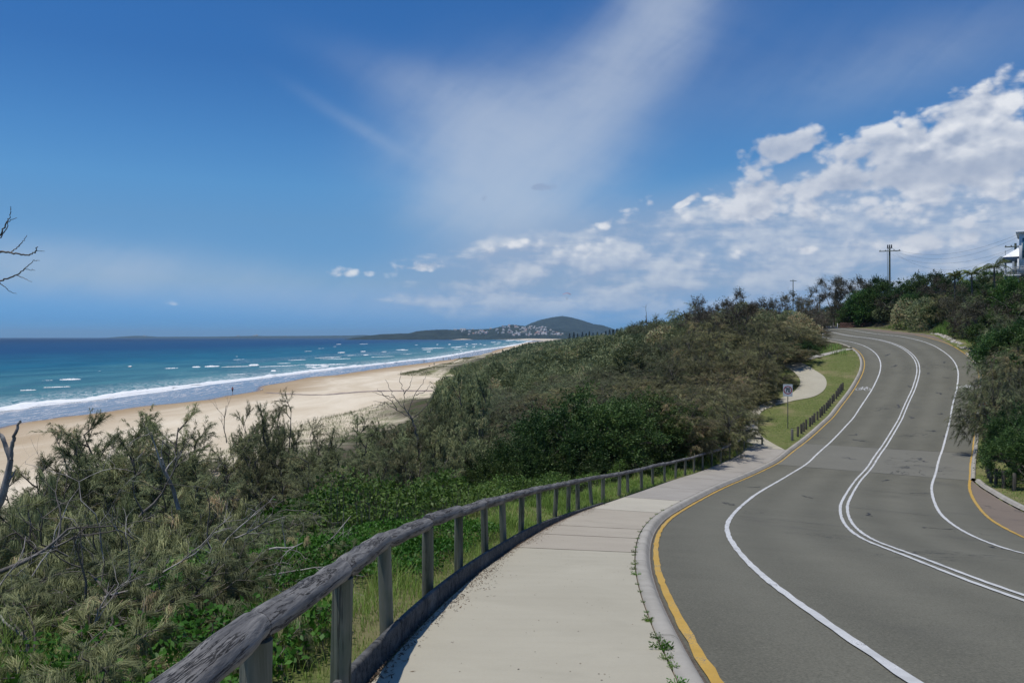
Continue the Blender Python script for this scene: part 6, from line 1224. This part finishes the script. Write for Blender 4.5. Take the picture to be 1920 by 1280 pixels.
def person(px, py, zf, face, label, top, bot, pose=0, skin=0, hgt=1.72):
    x, y = wz(px, py, zf); z = zf; root = empty('person', (x, y, z), face); tag(root, label, 'person'); k = hgt / 1.72; st_ = (.10, .26, .06)[pose]; ar = (.06, .16, .10)[pose]
    V = [(0, 0, .92), (0, 0, 1.12), (0, .01, 1.36), (0, .0, 1.48), (0, -.02, 1.58), (0, -.03, 1.66), (.10, 0, .88), (.12, -st_ * .6, .48), (.12, -st_, .08), (.12, -st_ - .13, .03), (-.10, 0, .88), (-.12, st_ * .5, .48), (-.12, st_, .08), (-.12, st_ - .13, .03),
         (.19, 0, 1.38), (.25, ar, 1.12), (.26, ar * .6 - .08, .88), (.26, ar * .5 - .12, .78), (-.19, 0, 1.38), (-.25, -ar, 1.12), (-.26, -ar - .06, .88), (-.26, -ar - .10, .78)]
    Ed = [(0, 1), (1, 2), (2, 3), (3, 4), (4, 5), (0, 6), (6, 7), (7, 8), (8, 9), (0, 10), (10, 11), (11, 12), (12, 13), (2, 14), (14, 15), (15, 16), (16, 17), (2, 18), (18, 19), (19, 20), (20, 21)]
    R = [(.15, .10), (.13, .09), (.15, .10), .05, (.075, .09), (.07, .085), .085, .055, .036, .035, .085, .055, .036, .035, .055, .038, .026, .03, .055, .038, .026, .03]
    V = [tuple(np.array(v) * k) for v in V]; R = [tuple(np.array(r) * k) if isinstance(r, tuple) else r * k for r in R]
    link(bpy.data.objects.new('body', skin_mesh('body', V, Ed, R, [M_SKIN[skin]])), root)
    P = lambda i: np.array(V[i])
    g = Geo(); tubes(g, np.array([P(0) + [0, 0, .02], P(1), P(2), P(3) - [0, 0, .03]]), np.array([.17, .155, .175, .08]) * k, 12); tubes(g, np.stack([P(14) * .9 + P(2) * .1, (P(14) + P(15)) / 2]), np.array([.075, .06]) * k, 8); tubes(g, np.stack([P(18) * .9 + P(2) * .1, (P(18) + P(19)) / 2]), np.array([.075, .06]) * k, 8); g.obj('shirt', CL[top], root, smooth=True)
    g = Geo(); tubes(g, np.array([P(0) + [0, 0, .05], P(0) - [0, 0, .08]]), np.array([.175, .17]) * k, 12); tubes(g, np.stack([P(6) + [0, 0, .02], (P(6) + P(7)) / 2, P(7)]), np.array([.105, .09, .08]) * k, 8); tubes(g, np.stack([P(10) + [0, 0, .02], (P(10) + P(11)) / 2, P(11)]), np.array([.105, .09, .08]) * k, 8); g.obj('shorts', CL[bot], root, smooth=True)
    th = np.linspace(0, pi * .62, 7); ph = np.linspace(0, 2 * pi, 15); c = (P(4) * .4 + P(5) * .6) + np.array([0, .02, .015]); Vh = [(c[0] + .095 * sin(a) * cos(b2), c[1] + .11 * sin(a) * sin(b2), c[2] + .12 * cos(a)) for a in th for b2 in ph]; g = Geo(); g.add(Vh, grid_faces(7, 15)); g.obj('hair', M_HAIR, root, smooth=True)
zb_ = lambda px, py: SEA + .02
PE = [(436, 737, 3.0, 'nearest beach walker, alone on the wet sand in red top and dark shorts', 'red', 'black', 1), (795, 680, 1.0, 'person standing on the damp sand left of the group, dark clothes', 'black', 'black', 0), (814, 685.5, .4, 'person in a teal top on the dry sand', 'teal', 'navy', 2),
      (831, 675.5, 2.8, 'person in dark clothes, left of the pair by the water', 'navy', 'black', 1), (841.5, 675, .2, 'person in grey, left of the close pair near the water', 'grey', 'black', 1), (844.5, 675, .2, 'person in red shorts, right of the close pair near the water', 'white', 'red', 0),
      (861, 673, 2.9, 'person in dark swimwear walking beyond the close pair', 'black', 'black', 1), (849.5, 664.5, 1.5, 'small figure at the edge of the foam', 'black', 'black', 0), (874, 672, .8, 'farthest walker, in pale clothes', 'white', 'grey', 1)]
for px, py, fc, lb_, tp_, bt, ps in PE:
    x, y = wz(px, py, SEA + .3); dsh = float(sdist([x], [y], SHORE)[0]); zf = SEA + (.012 * min(dsh, 60) if dsh > 0 else 0) + .03; person(px, py, zf, fc, lb_, tp_, bt, ps, int(px) % 2)
def dog(px, py, label, mat, sc=1.0, face=1.3):
    x, y = wz(px, py, SEA + .5); dsh = float(sdist([x], [y], SHORE)[0]); zf = SEA + .012 * max(0, min(dsh, 60)) + .05
    V = [(-.28, 0, .46), (-.05, 0, .44), (.24, 0, .47), (.38, 0, .60), (.47, 0, .66), (.60, 0, .61), (-.42, 0, .52), (-.58, 0, .66), (.24, .08, .30), (.27, .08, .16), (.26, .08, .03), (.24, -.08, .30), (.30, -.08, .16), (.33, -.08, .03), (-.24, .09, .32), (-.32, .09, .20), (-.28, .09, .03), (-.24, -.09, .32), (-.36, -.09, .20), (-.36, -.09, .03), (.45, .05, .73), (.45, -.05, .73)]
    Ed = [(0, 1), (1, 2), (2, 3), (3, 4), (4, 5), (0, 6), (6, 7), (2, 8), (8, 9), (9, 10), (2, 11), (11, 12), (12, 13), (0, 14), (14, 15), (15, 16), (0, 17), (17, 18), (18, 19), (4, 20), (4, 21)]
    R = [.11, .10, .13, .075, .075, .04, .05, .018, .06, .035, .03, .06, .035, .03, .07, .035, .03, .07, .035, .03, .025, .025]
    o = bpy.data.objects.new('dog', skin_mesh('dog', V, Ed, R, [mat])); link(o); o.location = (x, y, zf); o.scale = (sc,) * 3; o.rotation_euler = (0, 0, face); tag(o, label, 'dog')
dog(490.5, 731.5, 'small pale dog at the edge of the wet sand, right of the lone walker', CL['white'], .9, .3); dog(805, 687, 'dark dog lying low on the dry sand beside the person in teal', CL['black'], 1.0, 1.0)
# ------------------------------------------------------------------ paraglider over the dunes
pg = wp(1063, 554, 900); root = empty('paraglider', tuple(pg), radians(10)); tag(root, 'red paraglider wing high in the sky right of the mountain top', 'paraglider')
g = Geo(); a = np.linspace(-1, 1, 19); rows = []
for u, zz2 in ((0, 0), (.25, .28), (.6, .22), (1.0, 0), (.5, -.06), (0, 0)): rows.append(np.stack([a * 4.6, (u - .4) * 2.4 * np.sqrt(np.clip(1 - a ** 2 * .85, .05, 1)), 2.6 + zz2 - 1.5 * a ** 2], 1))
g.add(np.stack(rows, 1).reshape(-1, 3), grid_faces(19, 6)); g.obj('canopy', plain('red_nylon', (.62, .10, .07), .6), root)
g = Geo(); [tubes(g, np.array([[q * 4.4, 0, 2.6 - 1.5 * q * q], [.25 * np.sign(q), 0, -3.9]]), np.array([.02, .02]), 4) for q in (-.95, -.6, -.25, .25, .6, .95)]; g.obj('lines', M_STEEL, root)
V = [(0, 0, .0), (0, .02, .28), (0, .04, .5), (0, .02, .66), (0, 0, .78), (.1, -.02, -.02), (.12, -.45, .02), (.12, -.75, -.25), (-.1, -.02, -.02), (-.12, -.45, .02), (-.12, -.75, -.25), (.2, .04, .48), (.26, .0, .72), (.25, .0, .98), (-.2, .04, .48), (-.26, 0, .72), (-.25, 0, .98)]
Ed = [(0, 1), (1, 2), (2, 3), (3, 4), (0, 5), (5, 6), (6, 7), (0, 8), (8, 9), (9, 10), (2, 11), (11, 12), (12, 13), (2, 14), (14, 15), (15, 16)]; R = [.15, .15, .16, .06, .1, .1, .08, .06, .1, .08, .06, .06, .045, .04, .06, .045, .04]
o = bpy.data.objects.new('person', skin_mesh('pilot', V, Ed, R, [CL['navy']])); link(o); o.location = tuple(pg - np.array([0, 0, 4.6])); tag(o, 'person in a dark suit hanging seated under the red paraglider wing', 'person')
# ------------------------------------------------------------------ air
g = Geo(); add_box(g, (-1000, 14300, 95), (34000, 33400, 254)); 
me = g.mesh('haze', []) ; me.materials.clear(); m = bpy.data.materials.new('air'); m.use_nodes = True; t = m.node_tree; t.nodes.clear(); o = t.nodes.new('ShaderNodeOutputMaterial'); v = t.nodes.new('ShaderNodeVolumePrincipled')
v.inputs['Color'].default_value = (.52, .78, 1.0, 1); v.inputs['Density'].default_value = HAZE = 5.2e-5; v.inputs['Anisotropy'].default_value = .1; t.links.new(v.outputs[0], o.inputs['Volume']); me.materials.append(m)
ho = link(bpy.data.objects.new('haze', me)); tag(ho, kind='stuff')

# ------------------------------------------------------------------ labels: look-alikes are told apart by their order
from collections import defaultdict
def _nth(n): return '%d%s' % (n, 'th' if 10 <= n % 100 <= 20 else {1: 'st', 2: 'nd', 3: 'rd'}.get(n % 10, 'th'))
_d = defaultdict(list)
for o in bpy.data.objects:
    if o.parent is None and o.get('group') and o.get('label'): _d[o['label']].append(o)
for lb_, L in _d.items():
    if len(L) < 2: continue
    deep = L[0]['category'] in ('bollard', 'weed'); L.sort(key=lambda o: o.location.y if deep else o.location.x / max(o.location.y, 1))
    for i, o in enumerate(L): o['label'] = lb_ + ', ' + _nth(i + 1) + (' from the camera' if deep else ' from the left')
